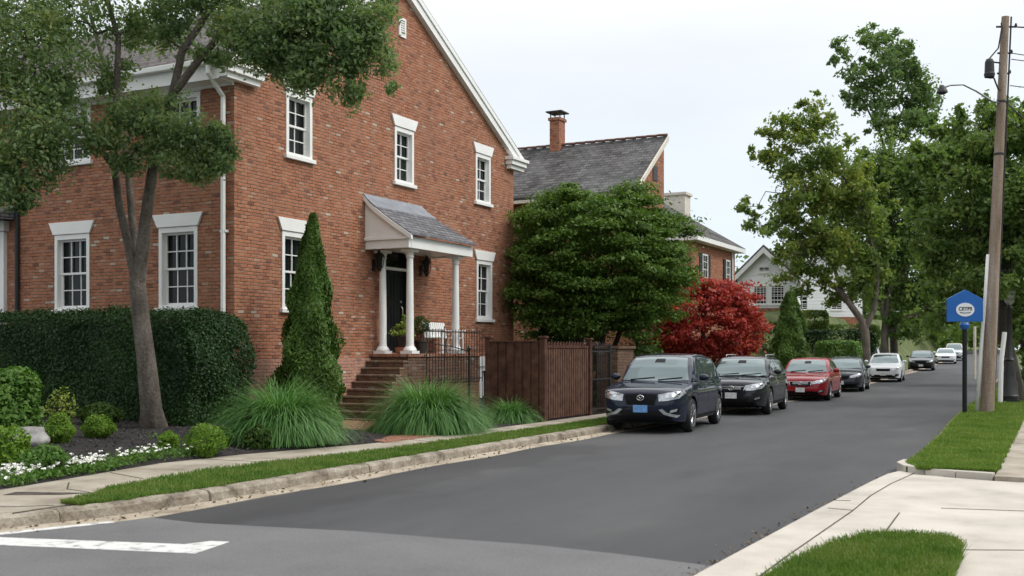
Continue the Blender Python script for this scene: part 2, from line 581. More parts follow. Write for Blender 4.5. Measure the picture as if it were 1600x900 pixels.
M['asphalt_dark'] = ground_mat('dark_asphalt', [(0.3, (0.036, 0.036, 0.039)), (0.7, (0.054, 0.054, 0.056))], 0.6, 0.8, 0.5, 130, 0.3, 0.006, (1, 0.3, 1))
M['tar'] = ground_mat('dark_tar', [(0.3, (0.03, 0.026, 0.022)), (0.7, (0.09, 0.075, 0.06))], 5.0)
M['paint_line'] = ground_mat('road_paint', [(0.36, (0.26, 0.26, 0.255)), (0.46, (0.54, 0.54, 0.52)), (0.7, (0.66, 0.66, 0.64))], 7.0, 0.8, 0.3, 60, 0.14)
M['mulch'] = ground_mat('dark_mulch', [(0.3, (0.016, 0.0145, 0.0145)), (0.5, (0.031, 0.0275, 0.027)), (0.75, (0.055, 0.049, 0.048))], 9.0, 0.95, 1.0, 28, 0.55, 0.05)
M['chip'] = plain('mulch_chip', (0.05, 0.043, 0.041), 0.9, var=0.6, vscale=30)
M['soil'] = ground_mat('turf_soil', [(0.3, (0.03, 0.05, 0.016)), (0.7, (0.05, 0.085, 0.025))], 2.0, 0.95, 0.6, 30, 0.4, 0.03)
M['lawn_ground'] = ground_mat('lawn_ground', [(0.3, (0.045, 0.06, 0.02)), (0.5, (0.075, 0.10, 0.03)), (0.7, (0.13, 0.14, 0.055))], 0.7, 0.95, 0.7, 14, 0.35, 0.05)
M['bark'] = ground_mat('grey_bark', [(0.3, (0.065, 0.055, 0.045)), (0.5, (0.13, 0.11, 0.092)), (0.7, (0.2, 0.175, 0.15))], 5.0, 0.95, 1.0, 22, 0.4, 0.05, (1, 1, 0.35))
M['bark_dark'] = ground_mat('dark_bark', [(0.3, (0.03, 0.026, 0.022)), (0.7, (0.09, 0.078, 0.066))], 4.0, 0.95, 1.0, 22, 0.4, 0.05, (1, 1, 0.3))
M['pole_wood'] = ground_mat('pole_wood', [(0.30, (0.14, 0.10, 0.075)), (0.48, (0.29, 0.22, 0.17)), (0.70, (0.42, 0.36, 0.31))], 4.0, 0.9, 0.7, 26, 0.3, 0.03, (1, 1, 0.12))
M['rock'] = plain('grey_boulder', (0.30, 0.29, 0.28), 0.85, var=0.35, vscale=6, bump=0.8, bscale=12)
M['leaf_near'] = leaf_mat('oak_leaf', [(0.07, 0.13, 0.06), (0.11, 0.18, 0.08), (0.155, 0.23, 0.10), (0.21, 0.28, 0.13), (0.27, 0.27, 0.10)], 0.5, spec=0.3)
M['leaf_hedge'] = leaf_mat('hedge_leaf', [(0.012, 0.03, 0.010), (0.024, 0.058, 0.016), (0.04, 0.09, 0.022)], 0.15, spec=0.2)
M['leaf_dark'] = leaf_mat('dark_green_leaf', [(0.032, 0.065, 0.014), (0.055, 0.105, 0.02), (0.085, 0.145, 0.03)], 0.3, spec=0.2)  # darker green leaf colour for bushes, topiary and low shrubs
M['leaf_round'] = leaf_mat('round_tree_leaf', [(0.05, 0.10, 0.018), (0.085, 0.155, 0.028), (0.135, 0.21, 0.042)], 0.3, spec=0.2)
M['leaf_cone'] = leaf_mat('arborvitae_leaf', [(0.04, 0.085, 0.015), (0.07, 0.135, 0.022), (0.11, 0.19, 0.036)], 0.2, spec=0.2)
M['leaf_street'] = leaf_mat('street_tree_leaf', [(0.065, 0.12, 0.034), (0.105, 0.175, 0.048), (0.15, 0.225, 0.066), (0.195, 0.24, 0.075)], 0.45, spec=0.25)
M['leaf_tall'] = leaf_mat('tall_tree_leaf', [(0.085, 0.15, 0.06), (0.125, 0.20, 0.075), (0.17, 0.245, 0.09)], 0.45, spec=0.25)
M['leaf_yellow'] = leaf_mat('turning_leaf', [(0.09, 0.15, 0.045), (0.13, 0.20, 0.055), (0.19, 0.25, 0.06), (0.29, 0.29, 0.065)], 0.45, spec=0.25, clump=0.45)
M['leaf_red'] = leaf_mat('maple_leaf', [(0.18, 0.018, 0.017), (0.37, 0.042, 0.036), (0.52, 0.105, 0.08)], 0.35, clump=1.6, spec=0.25)
M['leaf_bright'] = leaf_mat('boxwood_leaf', [(0.07, 0.14, 0.015), (0.12, 0.22, 0.022), (0.17, 0.28, 0.035)], 0.3, clump=4, spec=0.2)
M['leaf_shrub'] = leaf_mat('shrub_leaf', [(0.05, 0.12, 0.02), (0.085, 0.175, 0.03), (0.13, 0.23, 0.05)], 0.3, clump=3, spec=0.25)
M['leaf_lime'] = leaf_mat('lime_leaf', [(0.13, 0.18, 0.03), (0.23, 0.30, 0.05), (0.33, 0.38, 0.09)], 0.3, clump=4)
M['leaf_grass'] = leaf_mat('fountain_grass', [(0.045, 0.13, 0.028), (0.08, 0.20, 0.045), (0.13, 0.27, 0.08), (0.22, 0.36, 0.16)], 0.3, clump=1.5)
M['turf'] = leaf_mat('turf_blade', [(0.05, 0.115, 0.018), (0.09, 0.17, 0.028), (0.14, 0.215, 0.045), (0.22, 0.24, 0.085)], 0.3, clump=2.2, spec=0.2)
M['turf_bright'] = leaf_mat('bright_turf_blade', [(0.07, 0.14, 0.02), (0.115, 0.20, 0.03), (0.17, 0.255, 0.055), (0.25, 0.28, 0.09)], 0.3, clump=1.8, spec=0.2)
M['petal'] = plain('white_petal', (0.80, 0.80, 0.74), 0.7)
M['blue'] = plain('blue_sign_paint', (0.018, 0.12, 0.42), 0.35, var=0.06)
M['sign_white'] = plain('sign_white', (0.75, 0.76, 0.8), 0.4)
M['sign_black'] = plain('sign_black', (0.010, 0.011, 0.014), 0.6, spec=0.3, var=0.15)
M['ink'] = plain('sign_ink', (0.03, 0.035, 0.06), 0.5)
M['metal_grey'] = plain('galvanised_metal', (0.35, 0.36, 0.37), 0.45, 0.7, var=0.2)
M['cable'] = plain('cable_black', (0.02, 0.02, 0.024), 0.6)
M['tyre'] = plain('tyre_rubber', (0.012, 0.012, 0.013), 0.75, bump=0.2)
M['rim'] = plain('alloy_rim', (0.5, 0.51, 0.53), 0.28, 0.85)
M['car_glass'] = plain('car_glass', (0.05, 0.062, 0.066), 0.03, spec=1.0)
_gb = M['car_glass'].node_tree.nodes['Principled BSDF']
_gb.inputs['IOR'].default_value = 1.72
_gb.inputs['Specular Tint'].default_value = (0.78, 0.97, 1.0, 1)
M['trim_black'] = plain('black_plastic', (0.007, 0.007, 0.008), 0.5, spec=0.15)
M['chrome'] = plain('chrome', (0.62, 0.63, 0.65), 0.15, 1.0)
M['lamp_glass'] = plain('headlamp_glass', (0.45, 0.47, 0.5), 0.08, 0.5, spec=0.8, var=0.4, vscale=9)
M['plate_blue'] = plain('blue_plate', (0.12, 0.28, 0.55), 0.4, var=0.3, vscale=16)
M['plate_white'] = plain('white_plate', (0.6, 0.62, 0.62), 0.4, var=0.25, vscale=16)


def paint(name, c, flake=0.0):
    return plain(name, c, 0.6, flake, 0.1, coat=0.8)


# ------------------------------------------------------------------ foliage helpers
rng = np.random.default_rng(7)


def mesh_np(name, verts, faces_n, mat, parent=None):
    """verts (n*k,3), every k verts form one polygon"""
    k = faces_n
    nv = len(verts)
    nf = nv // k
    me = bpy.data.meshes.new(name)
    me.vertices.add(nv)
    me.vertices.foreach_set('co', np.ascontiguousarray(verts, dtype=np.float32).ravel())
    me.loops.add(nv)
    me.loops.foreach_set('vertex_index', np.arange(nv, dtype=np.int32))
    me.polygons.add(nf)
    me.polygons.foreach_set('loop_start', np.arange(0, nv, k, dtype=np.int32))
    me.polygons.foreach_set('loop_total', np.full(nf, k, dtype=np.int32))
    me.update(calc_edges=True)
    me.validate()
    me.materials.append(mat)
    o = bpy.data.objects.new(name, me)
    return link(o, parent)


def leaves(pts, size, up=0.5, aspect=0.55, jitter=0.35, center=None, outw=0.5, droop=0.0):
    """diamond leaves round points; normals lean up and outwards"""
    n = len(pts)
    nrm = rng.normal(size=(n, 3))
    nrm /= np.linalg.norm(nrm, axis=1)[:, None]
    nrm[:, 2] += up
    if center is not None:
        o = pts - np.asarray(center)
        o /= (np.linalg.norm(o, axis=1)[:, None] + 1e-6)
        nrm += o * outw
    nrm /= np.linalg.norm(nrm, axis=1)[:, None]
    d = rng.normal(size=(n, 3))
    d[:, 2] -= droop
    d -= nrm * np.sum(d * nrm, axis=1)[:, None]
    d /= (np.linalg.norm(d, axis=1)[:, None] + 1e-9)
    s = np.cross(nrm, d)
    L = size * (1 + jitter * rng.normal(size=n)).clip(0.4, 1.8)
    L = L[:, None]
    v = np.stack([pts - d * L * 0.5, pts + s * L * aspect * 0.5 + nrm * L * 0.06, pts + d * L * 0.5, pts - s * L * aspect * 0.5 + nrm * L * 0.06], axis=1)
    return v.reshape(-1, 3)


def blob_points(c, r, n, nclus, shell=0.55, flat=0.6, spread=0.28):
    """clustered points in an ellipsoid: light clumps with gaps between"""
    c = np.asarray(c, float)
    r = np.asarray(r, float)
    d = rng.normal(size=(nclus, 3))
    d /= np.linalg.norm(d, axis=1)[:, None]
    rad = shell + (1 - shell) * rng.random(nclus) ** 0.7
    cc = d * rad[:, None]
    idx = rng.integers(0, nclus, n)
    w = spread * (0.55 + 0.9 * rng.random(nclus))
    off = rng.normal(size=(n, 3)) * w[idx][:, None] * np.array([1, 1, flat])
    return c + (cc[idx] + off * 0.6) * r, c + cc * r


def bent(p, q, sag=0.0, n=5, wob=0.05):
    p, q = Vector(p), Vector(q)
    L = (q - p).length
    pts = []
    for i in range(n + 1):
        t = i / n
        v = p.lerp(q, t)
        v.z += sag * L * math.sin(math.pi * t)
        if 0 < i < n:
            v += Vector(rng.normal(size=3)) * wob * L
        pts.append(v)
    return pts


def crown_tree(name, label, cat, base, stems, blobs, mat, bark, size, n_leaf, group=None, flat=0.6, clus_per=26, shell=0.5, spread=0.28, up=0.5, aspect=0.55, twig=True, crown_label=None):
    """stems: list of (points, radii); blobs: list of (center, radii, weight)"""
    root = empty(name, base, 0, label, cat, group)
    b0 = Vector(base)
    mb = MB()
    ends = []
    for pts, rad in stems:
        mb.tube([Vector(p) - b0 for p in pts], rad, 9)
        ends += [(Vector(p), r) for p, r in zip(pts, rad)][len(pts) // 3:]
    tw = sum(w for _, _, w in blobs)
    allv = []
    for c, r, w in blobs:
        n = int(n_leaf * w / tw)
        k = max(5, int(clus_per * (w / tw) * len(blobs) ** 0.6 + 6))
        p, cc = blob_points(c, r, n, k, shell, flat, spread)
        allv.append(leaves(p, size, up, aspect, center=c, outw=0.4))
        if twig:
            e, er = min(ends, key=lambda q: (q[0] - Vector(c)).length + (0 if q[0].z < c[2] + 0.3 else 0.8))
            if (Vector(c) - e).length > 1.3 and size < 0.1:
                continue
            rr = min(er * 0.6, 0.02 + 0.012 * (Vector(c) - e).length)
            mb.tube([v - b0 for v in bent(e, c, 0.05)], [rr * (1 - 0.11 * i) for i in range(6)], 6)
            for q in cc[:min(len(cc), 9)]:
                mb.tube([v - b0 for v in bent(c, q, 0.04, 3)], [rr * 0.42, rr * 0.33, rr * 0.25, rr * 0.12], 4)
    shade_auto(mb.build('trunk', bark, root), 50)
    cr_ = mesh_np('crown', np.concatenate(allv) - np.array(b0), 4, mat, root)
    if crown_label:
        cr_['label'] = crown_label
    return root


def core_blob(c, r, mat, name, parent, seed=0, sub=3):
    bm = bmesh.new()
    bmesh.ops.create_icosphere(bm, subdivisions=sub, radius=1)
    rn = random.Random(seed)
    ph = [rn.random() * 6 for _ in range(6)]
    for v in bm.verts:
        k = 1 + 0.08 * math.sin(3 * v.co.x + ph[0]) + 0.07 * math.sin(4 * v.co.y + ph[1]) + 0.06 * math.sin(5 * v.co.z + ph[2])
        v.co = Vector((v.co.x * r[0] * k + c[0], v.co.y * r[1] * k + c[1], v.co.z * r[2] * k + c[2]))
    me = bpy.data.meshes.new(name)
    bm.to_mesh(me)
    bm.free()
    me.polygons.foreach_set('use_smooth', [True] * len(me.polygons))
    me.materials.append(mat)
    return link(bpy.data.objects.new(name, me), parent)


def shrub(name, label, base, r, mat, size, n, group=None, up=0.5, twiggy=False, dense=True, aspect=0.6):
    root = empty(name, base, 0, label, 'shrub', group)
    c = np.array([0, 0, r[2] * 0.92])
    d = rng.normal(size=(n, 3))
    d /= np.linalg.norm(d, axis=1)[:, None]
    ph = rng.random(6) * 6
    k = 1 + 0.1 * np.sin(4 * d[:, 0] + ph[0]) + 0.1 * np.sin(5 * d[:, 1] + ph[1]) + 0.08 * np.sin(6 * d[:, 2] + ph[2])
    rad = (0.72 + 0.3 * rng.random(n) ** 0.8) if dense else (0.25 + 0.8 * rng.random(n) ** 0.5)
    p = c + d * (rad * k)[:, None] * np.array(r)
    p = p[p[:, 2] > 0.01]
    mesh_np('foliage', leaves(p, size, up, aspect, center=c, outw=0.9), 4, mat, root)
    mb = MB()
    for i in range(14 if twiggy else 9):
        a = rng.random() * 6.28
        q = Vector((math.cos(a) * r[0] * 0.75 * rng.random(), math.sin(a) * r[1] * 0.75 * rng.random(), r[2] * (1.0 + 0.6 * rng.random())))
        mb.tube(bent((0, 0, -0.02), q, 0.05, 3), [0.02, 0.014, 0.01, 0.004] if r[2] > 0.3 else [0.01, 0.007, 0.005, 0.002], 5)
    mb.build('stem', M['bark_dark'], root)
    return root


def blades(n, sampler, h, w, lean=0.35, zf=None):
    """two-segment grass blades as quads+tip; sampler(n) -> (n,2)"""
    xy = sampler(n)
    n = len(xy)
    z0 = zf(xy) if zf is not None else np.zeros(n)
    hh = h * (0.55 + 0.75 * rng.random(n))
    a = rng.random(n) * 6.283
    ln = lean * rng.random(n) * hh
    dx, dy = np.cos(a) * ln, np.sin(a) * ln
    b = rng.random(n) * 6.283
    wx, wy = np.cos(b) * w * 0.5, np.sin(b) * w * 0.5
    p0 = np.stack([xy[:, 0] - wx, xy[:, 1] - wy, z0], 1)
    p1 = np.stack([xy[:, 0] + wx, xy[:, 1] + wy, z0], 1)
    p2 = np.stack([xy[:, 0] + wx * 0.5 + dx, xy[:, 1] + wy * 0.5 + dy, z0 + hh], 1)
    p3 = np.stack([xy[:, 0] - wx * 0.5 + dx, xy[:, 1] - wy * 0.5 + dy, z0 + hh * 0.97], 1)
    return np.stack([p0, p1, p2, p3], 1).reshape(-1, 3)


# ------------------------------------------------------------------ ground, road, kerbs
def axis_pts(lo, hi, fine_lo, fine_hi, fine, coarse):
    v = list(np.arange(lo, fine_lo, coarse)) + list(np.arange(fine_lo, fine_hi, fine)) + list(np.arange(fine_hi, hi + coarse, coarse))
    return v


xs = axis_pts(-420, 420, -40, 20, 1.5, 20)
ys = axis_pts(-80, 620, 0, 190, 2.5, 20)
mb = MB()
nx = len(xs)
for y in ys:
    for x in xs:
        und = -0.035 if y < 44 or -14 < x < 4 else -0.035 + 0.0
        mb.v.append((x, y, zr(y) + und + bank(x, y)))
for j in range(len(ys) - 1):
    for i in range(nx - 1):
        a = j * nx + i
        mb.f.append((a, a + 1, a + 1 + nx, a + nx))
tag(mb.build('ground', M['lawn_ground'], smooth=True), kind='structure')


def interp(pts, y):
    ps = sorted((b, a) for a, b in pts)
    return float(np.interp(y, [p[0] for p in ps], [p[1] for p in ps]))


def yl(a, b, step):
    n = max(1, int(round((b - a) / step)))
    return [a + (b - a) * i / n for i in range(n + 1)]


def strip(name, lf, rf, ysl, z, thick, mat, kind='structure', zl=None):
    """slab between x = lf(y) and x = rf(y) along y, top at zr(y) + z"""
    mb = MB()
    n = len(ysl)
    for y in ysl:
        l, r = lf(y), rf(y)
        zt = zr(y) + z
        zl_ = zt if zl is None else zr(y) + zl
        mb.v += [(l, y, zl_), (r, y, zt), (l, y, zr(y) + z - thick), (r, y, zr(y) + z - thick)]
    for i in range(n - 1):
        a, b = 4 * i, 4 * i + 4
        mb.f += [(a, a + 1, b + 1, b), (a + 2, b + 2, b + 3, a + 3), (a, b, b + 2, a + 2), (a + 1, a + 3, b + 3, b + 1)]
    mb.f += [(0, 2, 3, 1), (4 * n - 4, 4 * n - 3, 4 * n - 1, 4 * n - 2)]
    o = mb.build(name, mat)
    return tag(o, kind=kind)


KERB = [(-12.2, 4.2), (-10.9, 5.0), (-9.95, 6.0), (-9.35, 7.1), (-8.95, 8.2), (-8.86, 9.5), (-8.88, 12), (-8.9, 17), (-8.9, 40)]


def kerb_l(y):
    return interp(KERB, y) + cx(y)


WALK_R = [(-9.35, 7.9), (-10.0, 9.2), (-10.4, 11), (-10.2, 12.6), (-9.95, 14.8), (-9.88, 20), (-9.88, 60)]
WALK_L = [(-11.1, 3.0), (-10.95, 7.0), (-11.05, 8.6), (-11.6, 11.5), (-11.45, 13), (-10.8, 15.6), (-10.65, 20), (-10.65, 60)]
RK = [(-2.62, 3), (-2.56, 8.1), (-2.42, 12), (-2.3, 15), (-2.15, 17), (-2.3, 22), (-2.55, 27), (-2.75, 33), (-2.9, 40)]


def road_r(y):
    return interp(RK, y) + cx(y)


# roadway
YR = yl(8.2, 40, 2.0) + yl(42, 175, 3.5)
strip('road', lambda y: kerb_l(y) + 0.30, lambda y: road_r(y) - 0.0, YR, 0.0, 0.03, M['asphalt'])
mb = MB()
edge = [(kerb_l(8.35) + 0.3, 8.35), (-7.9, 8.3), (-7.2, 8.42), (-6.2, 8.62), (-5.2, 8.68), (-4.3, 8.76), (-3.5, 8.7), (-2.56, 8.55)]
near = [(-2.56, 7.0), (-2.7, -25), (-60, -25), (-60, 3.4)]
k_in = [(-12.2 + 0.1, 3.9), (-10.9, 4.7), (-9.75, 5.75), (-9.05, 7.0)]
poly = [Vector((x, y, 0.004)) for x, y in edge + near + k_in]
mb.prism(poly, (0, 0, -0.034))
tag(mb.build('cross_street', M['asphalt_old']), kind='structure')
# gutter pan and kerb, cast in lengths with open joints
strip('gutter', lambda y: kerb_l(y) - 0.02, lambda y: kerb_l(y) + 0.34 + 0.05 * math.sin(1.7 * y), yl(4.3, 8, 0.4) + yl(8.4, 40, 0.8) + yl(42, 150, 4), 0.006, 0.03, M['gutter'])
mb = MB()
y0 = 4.3
rk = random.Random(3)
while y0 < 130:
    y1 = y0 + (1.55 + 0.5 * rk.random() if y0 < 45 else 6)
    n = 5
    base = len(mb.v)
    jog = (rk.random() - 0.5) * 0.03
    for i in range(n + 1):
        y = y0 + (y1 - 0.018 - y0) * i / n
        k = kerb_l(y) + jog
        z = zr(y)
        for dx, dz in ((0.0, -0.02), (-0.015, 0.095), (-0.045, 0.125), (-0.19, 0.135), (-0.19, -0.02)):
            mb.v.append((k + dx, y, z + dz))
    for i in range(n):
        a = base + 5 * i
        for q in range(5):
            mb.f.append((a + q, a + (q + 1) % 5, a + 5 + (q + 1) % 5, a + 5 + q))
    mb.f.append(tuple(base + q for q in range(5)))
    mb.f.append(tuple(base + 5 * n + q for q in range(5)))
    y0 = y1
tag(mb.build('kerb', M['kerb']), kind='structure')
# verge, sidewalk, corner apron
YV = yl(7.95, 20, 0.5) + yl(21, 56, 2.5)
strip('verge', lambda y: interp(WALK_R, y) + cx(y), lambda y: kerb_l(y) - 0.19, YV, 0.128, 0.16, M['soil'])
YW = yl(3, 20, 0.5) + yl(21, 60, 3)
strip('sidewalk', lambda y: interp(WALK_L, y) + cx(y), lambda y: interp(WALK_R, max(y, 7.9)) + cx(y) if y >= 7.9 else kerb_l(max(y, 4.2)) - 0.19, YW, 0.135, 0.17, M['walk'])
mb = MB()
for pts in ([(-10.9, 9.3), (-10.4, 8.85), (-9.75, 8.72)], [(-10.95, 7.6), (-10.3, 7.35), (-9.7, 7.6), (-9.42, 7.85)], [(-10.1, 9.6), (-9.6, 8.6), (-9.3, 7.9), (-9.35, 7.3)], [(-11.5, 12.2), (-10.3, 12.3)], [(-10.7, 16.6), (-9.9, 16.3)], [(-11.3, 10.3), (-10.4, 10.0)]):
    for (xa, ya), (xb, yb) in zip(pts[:-1], pts[1:]):
        d = Vector((xb - xa, yb - ya, 0)).normalized()
        nrm = Vector((-d.y, d.x, 0)) * 0.008
        a, b = Vector((xa, ya, 0.139)), Vector((xb, yb, 0.139))
        mb.prism([a - nrm, b - nrm, b + nrm, a + nrm], (0, 0, -0.01))
tag(mb.build('sidewalk_crack', M['tar']), kind='structure')
mb = MB()
mb.prism([Vector((x, y, 0.1385)) for x, y in ((-10.6, 8.15), (-10.05, 8.45), (-9.85, 8.75), (-10.2, 8.6), (-10.7, 8.4))], (0, 0, -0.01))
tag(mb.build('sidewalk_stain', M['tar']), kind='structure')


# planting bed, rising towards the hedge
def bedz(x, y):
    return 0.13 + 0.055 * min(5.5, max(0, -10.9 - x))


mb = MB()
gx = np.linspace(0, 1, 26)
gy = yl(3, 31, 0.7)
for y in gy:
    xr = interp(WALK_L, y) + cx(y) - 0.005
    for s in gx:
        x = xr + (-32 - xr) * s ** 1.6
        z = bedz(x, y)
        if 0 < s < 1:
            z += 0.012 * math.sin(5.1 * x + 2 * y) * math.sin(4.3 * y)
        if y > 17.0 and x > -15.4:
            z = max(0.02, z - 0.35 * ss(17.0, 19.5, y) * ss(-11.0, -12.2, x) * 0.8)
        mb.v.append((x, y, z if s > 0 else 0.128))
n = len(gx)
for j in range(len(gy) - 1):
    for i in range(n - 1):
        a = j * n + i
        mb.f.append((a, a + 1, a + 1 + n, a + n))
tag(mb.build('planting_bed', M['mulch'], smooth=True), kind='structure')
pts = []
m = 5200
px_ = rng.uniform(-20, -10.9, m)
py_ = rng.uniform(8.5, 16.5, m)
ok = np.array([px_[i] < interp(WALK_L, py_[i]) - 0.03 for i in range(m)])
px_, py_ = px_[ok], py_[ok]
pz_ = np.array([bedz(a, b) + 0.014 for a, b in zip(px_, py_)])
v = leaves(np.stack([px_, py_, pz_], 1), 0.055, 1.2, 0.35)
tag(mesh_np('mulch_chips', v, 4, M['chip']), 'loose bark mulch chips over the dark planting bed', 'mulch', kind='stuff')
# brick path from the sidewalk to the steps
mb = MB()
ppoly = [(-10.66, 15.75), (-10.66, 17.5), (-11.6, 18.3), (-12.9, 19.4), (-13.9, 20.7), (-15.45, 20.8), (-15.45, 19.4), (-14.2, 18.4), (-12.8, 17.2)]
mb.prism([Vector((x, y, 0.15 - 0.02 * (x < -13))) for x, y in ppoly], (0, 0, -0.12))
tag(mb.build('brick_path', M['paver']), kind='structure')

# right side: pale concrete apron and sidewalk
mb = MB()
ap = [(-2.62, 2.0), (-2.56, 8.1), (-2.45, 12.0), (-2.36, 14.6), (-2.3, 15.7), (-2.2, 16.15), (-2.05, 16.25), (-1.9, 15.95), (-1.55, 15.62), (-0.98, 15.45), (9, 15.6), (9, 2)]
mb.prism([Vector((x, y, 0.05)) for x, y in ap], (0, 0, -0.09))
tag(mb.build('driveway_apron', M['concrete'], bevel=0.012), kind='structure')
strip('far_sidewalk', lambda y: -0.93 + cx(y) - 0.012 * max(0, y - 16), lambda y: 0.5 + cx(y), yl(15.45, 40, 1.5) + yl(42, 90, 3), 0.11, 0.14, M['walk'])
mb = MB()
for pts in ([(-2.1, 6.5), (-2.11, 9.07), (-2.09, 11.9), (-2.12, 13.2), (-2.08, 14.5), (-1.97, 15.9)], [(-2.36, 11.95), (-2.1, 11.9)], [(-1.63, 11.95), (-1.56, 10.25)], [(-1.28, 12.5), (0.5, 12.9), (3, 13.2)], [(-0.84, 9.98), (-0.38, 10.2), (1.5, 10.5)], [(-2.42, 12.6), (-2.25, 12.65)]):
    for (xa, ya), (xb, yb) in zip(pts[:-1], pts[1:]):
        d = Vector((xb - xa, yb - ya, 0)).normalized()
        nrm = Vector((-d.y, d.x, 0)) * 0.006
        a, b = Vector((xa, ya, 0.0545)), Vector((xb, yb, 0.0545))
        mb.prism([a - nrm, b - nrm * 1.3, b + nrm * 1.3, a + nrm], (0, 0, -0.01))
tag(mb.build('apron_joint', M['tar']), kind='structure')
# turf islands
strip('turf_bed', lambda y: road_r(y) + 0.07 + 0.06 * ss(17.5, 16.0, y), lambda y: -0.95 + cx(y) - 0.012 * max(0, y - 16), [16.0, 16.4, 16.9] + yl(17.5, 40, 1.5) + yl(42, 90, 3), 0.125, 0.15, M['soil'])
mb = MB()
ri = [(-2.19, 16.95), (-2.22, 16.5), (-2.08, 16.1), (-1.8, 15.85), (-1.4, 15.68), (-0.95, 15.58)]
for (xa, ya), (xb, yb) in zip(ri[:-1], ri[1:]):
    d = Vector((xb - xa, yb - ya, 0)).normalized()
    nrm = Vector((-d.y, d.x, 0)) * 0.07
    a, b = Vector((xa, ya, -0.01)), Vector((xb, yb, -0.01))
    mb.prism([a - nrm, b - nrm, b + nrm, a + nrm], (0, 0, 0.15))
tag(mb.build('island_kerb', M['concrete'], bevel=0.01), kind='structure')
strip('far_kerb', lambda y: road_r(y) - 0.02, lambda y: road_r(y) + 0.1, yl(17.0, 40, 1.5) + yl(42, 120, 4), 0.115, 0.14, M['kerb'])
mb = MB()
wedge = [(-1.98, 6.0), (-1.93, 8.4), (-1.78, 9.4), (-1.62, 9.95), (-1.3, 10.12), (-1.0, 10.1), (-0.86, 9.85), (-0.82, 9.0), (-0.8, 6.0)]
mb.prism([Vector((x, y, 0.085)) for x, y in wedge], (0, 0, -0.06))
tag(mb.build('grass_wedge_soil', M['soil']), kind='structure')

# turf blades
rt = rng


def strip_sampler(lf, rf, y0, y1, density_bias=1.6):
    def f(n):
        y = y0 + (y1 - y0) * rt.random(n) ** density_bias
        l = np.array([lf(v) for v in y])
        r = np.array([rf(v) for v in y])
        x = l + (r - l) * rt.random(n)
        return np.stack([x, y], 1)
    return f


def zconst(z):
    return lambda xy: np.array([zr(v) for v in xy[:, 1]]) + z


v = blades(52000, strip_sampler(lambda y: interp(WALK_R, y) - 0.04 + cx(y) + 0.03 * math.sin(6 * y) + 0.02 * math.sin(17 * y), lambda y: kerb_l(y) - 0.18 + 0.03 * math.sin(9 * y) + 0.02 * math.sin(23 * y), 8.0, 30, 1.5), 0.05, 0.012, 0.9, zconst(0.12))
tag(mesh_np('verge_grass', v, 4, M['turf']), 'short green turf between kerb and sidewalk', 'grass', kind='stuff')


def in_poly(xy, poly):
    ins = np.zeros(len(xy), bool)
    n = len(poly)
    for i in range(n):
        x1, y1 = poly[i]
        x2, y2 = poly[(i + 1) % n]
        c = ((y1 > xy[:, 1]) != (y2 > xy[:, 1])) & (xy[:, 0] < (x2 - x1) * (xy[:, 1] - y1) / (y2 - y1 + 1e-12) + x1)
        ins ^= c
    return ins


def wedge_s(n):
    xy = np.stack([rt.uniform(-2.05, -0.75, n), rt.uniform(7.2, 10.2, n)], 1)
    big = [((x + 1.35) * 1.04 - 1.35, (y - 8.5) * 1.02 + 8.5) for x, y in wedge]
    return xy[in_poly(xy, big)]


v = blades(42000, wedge_s, 0.085, 0.0085, 0.9, zconst(0.075))
tag(mesh_np('corner_grass', v, 4, M['turf']), 'thick green grass tongue between pale concrete slabs', 'grass', kind='stuff')
v = blades(52000, strip_sampler(lambda y: road_r(y) + 0.02 + 0.3 * ss(16.6, 15.7, y), lambda y: -0.93 + cx(y) - 0.012 * max(0, y - 16) + 0.03 * math.sin(7 * y), 15.75, 48, 1.9), 0.055, 0.013, 0.9, zconst(0.118))
tag(mesh_np('roadside_grass', v, 4, M['turf_bright']), 'bright mown turf under the sign and utility pole', 'grass', kind='stuff')

# grit and litter by the kerbs
n_ = 420
ly = 5.5 + 24 * rng.random(n_) ** 1.2
lx = np.array([kerb_l(v) + 0.03 + abs(rng.normal()) * 0.16 for v in ly])
tag(mesh_np('leaf_litter', leaves(np.stack([lx, ly, np.full(n_, 0.014)], 1), 0.045, 1.3, 0.6), 4, M['litter']), 'scattered dry leaf litter in the gutter along the left kerb', 'litter', kind='stuff')
n_ = 500
ly = 7.5 + 9 * rng.random(n_)
lx = np.array([road_r(v) - 0.02 - abs(rng.normal()) * 0.1 for v in ly])
tag(mesh_np('road_grit', leaves(np.stack([lx, ly, np.full(n_, 0.009)], 1), 0.025, 1.3, 0.7), 4, M['litter']), 'dark grit and crumbs along the pale concrete edge', 'litter', kind='stuff')
# painted line and worn gutter paint
mb = MB()
mb.prism([Vector((x, y, 0.0085)) for x, y in ((-14, 5.27), (-14, 5.0), (-8.56, 6.53), (-6.70, 7.03), (-6.83, 7.60), (-7.0, 7.56), (-7.1, 7.32), (-8.9, 6.80))], (0, 0, -0.004))
tag(mb.build('stop_line', M['paint_line']), kind='structure')
mb = MB()
mb.prism([Vector((x, y, 0.0095)) for x, y in ((-10.2, 5.9), (-9.12, 6.95), (-8.72, 7.95), (-8.62, 7.93), (-9.0, 6.9), (-10.05, 5.85))], (0, 0, -0.004))
tag(mb.build('gutter_line', M['paint_line']), kind='structure')

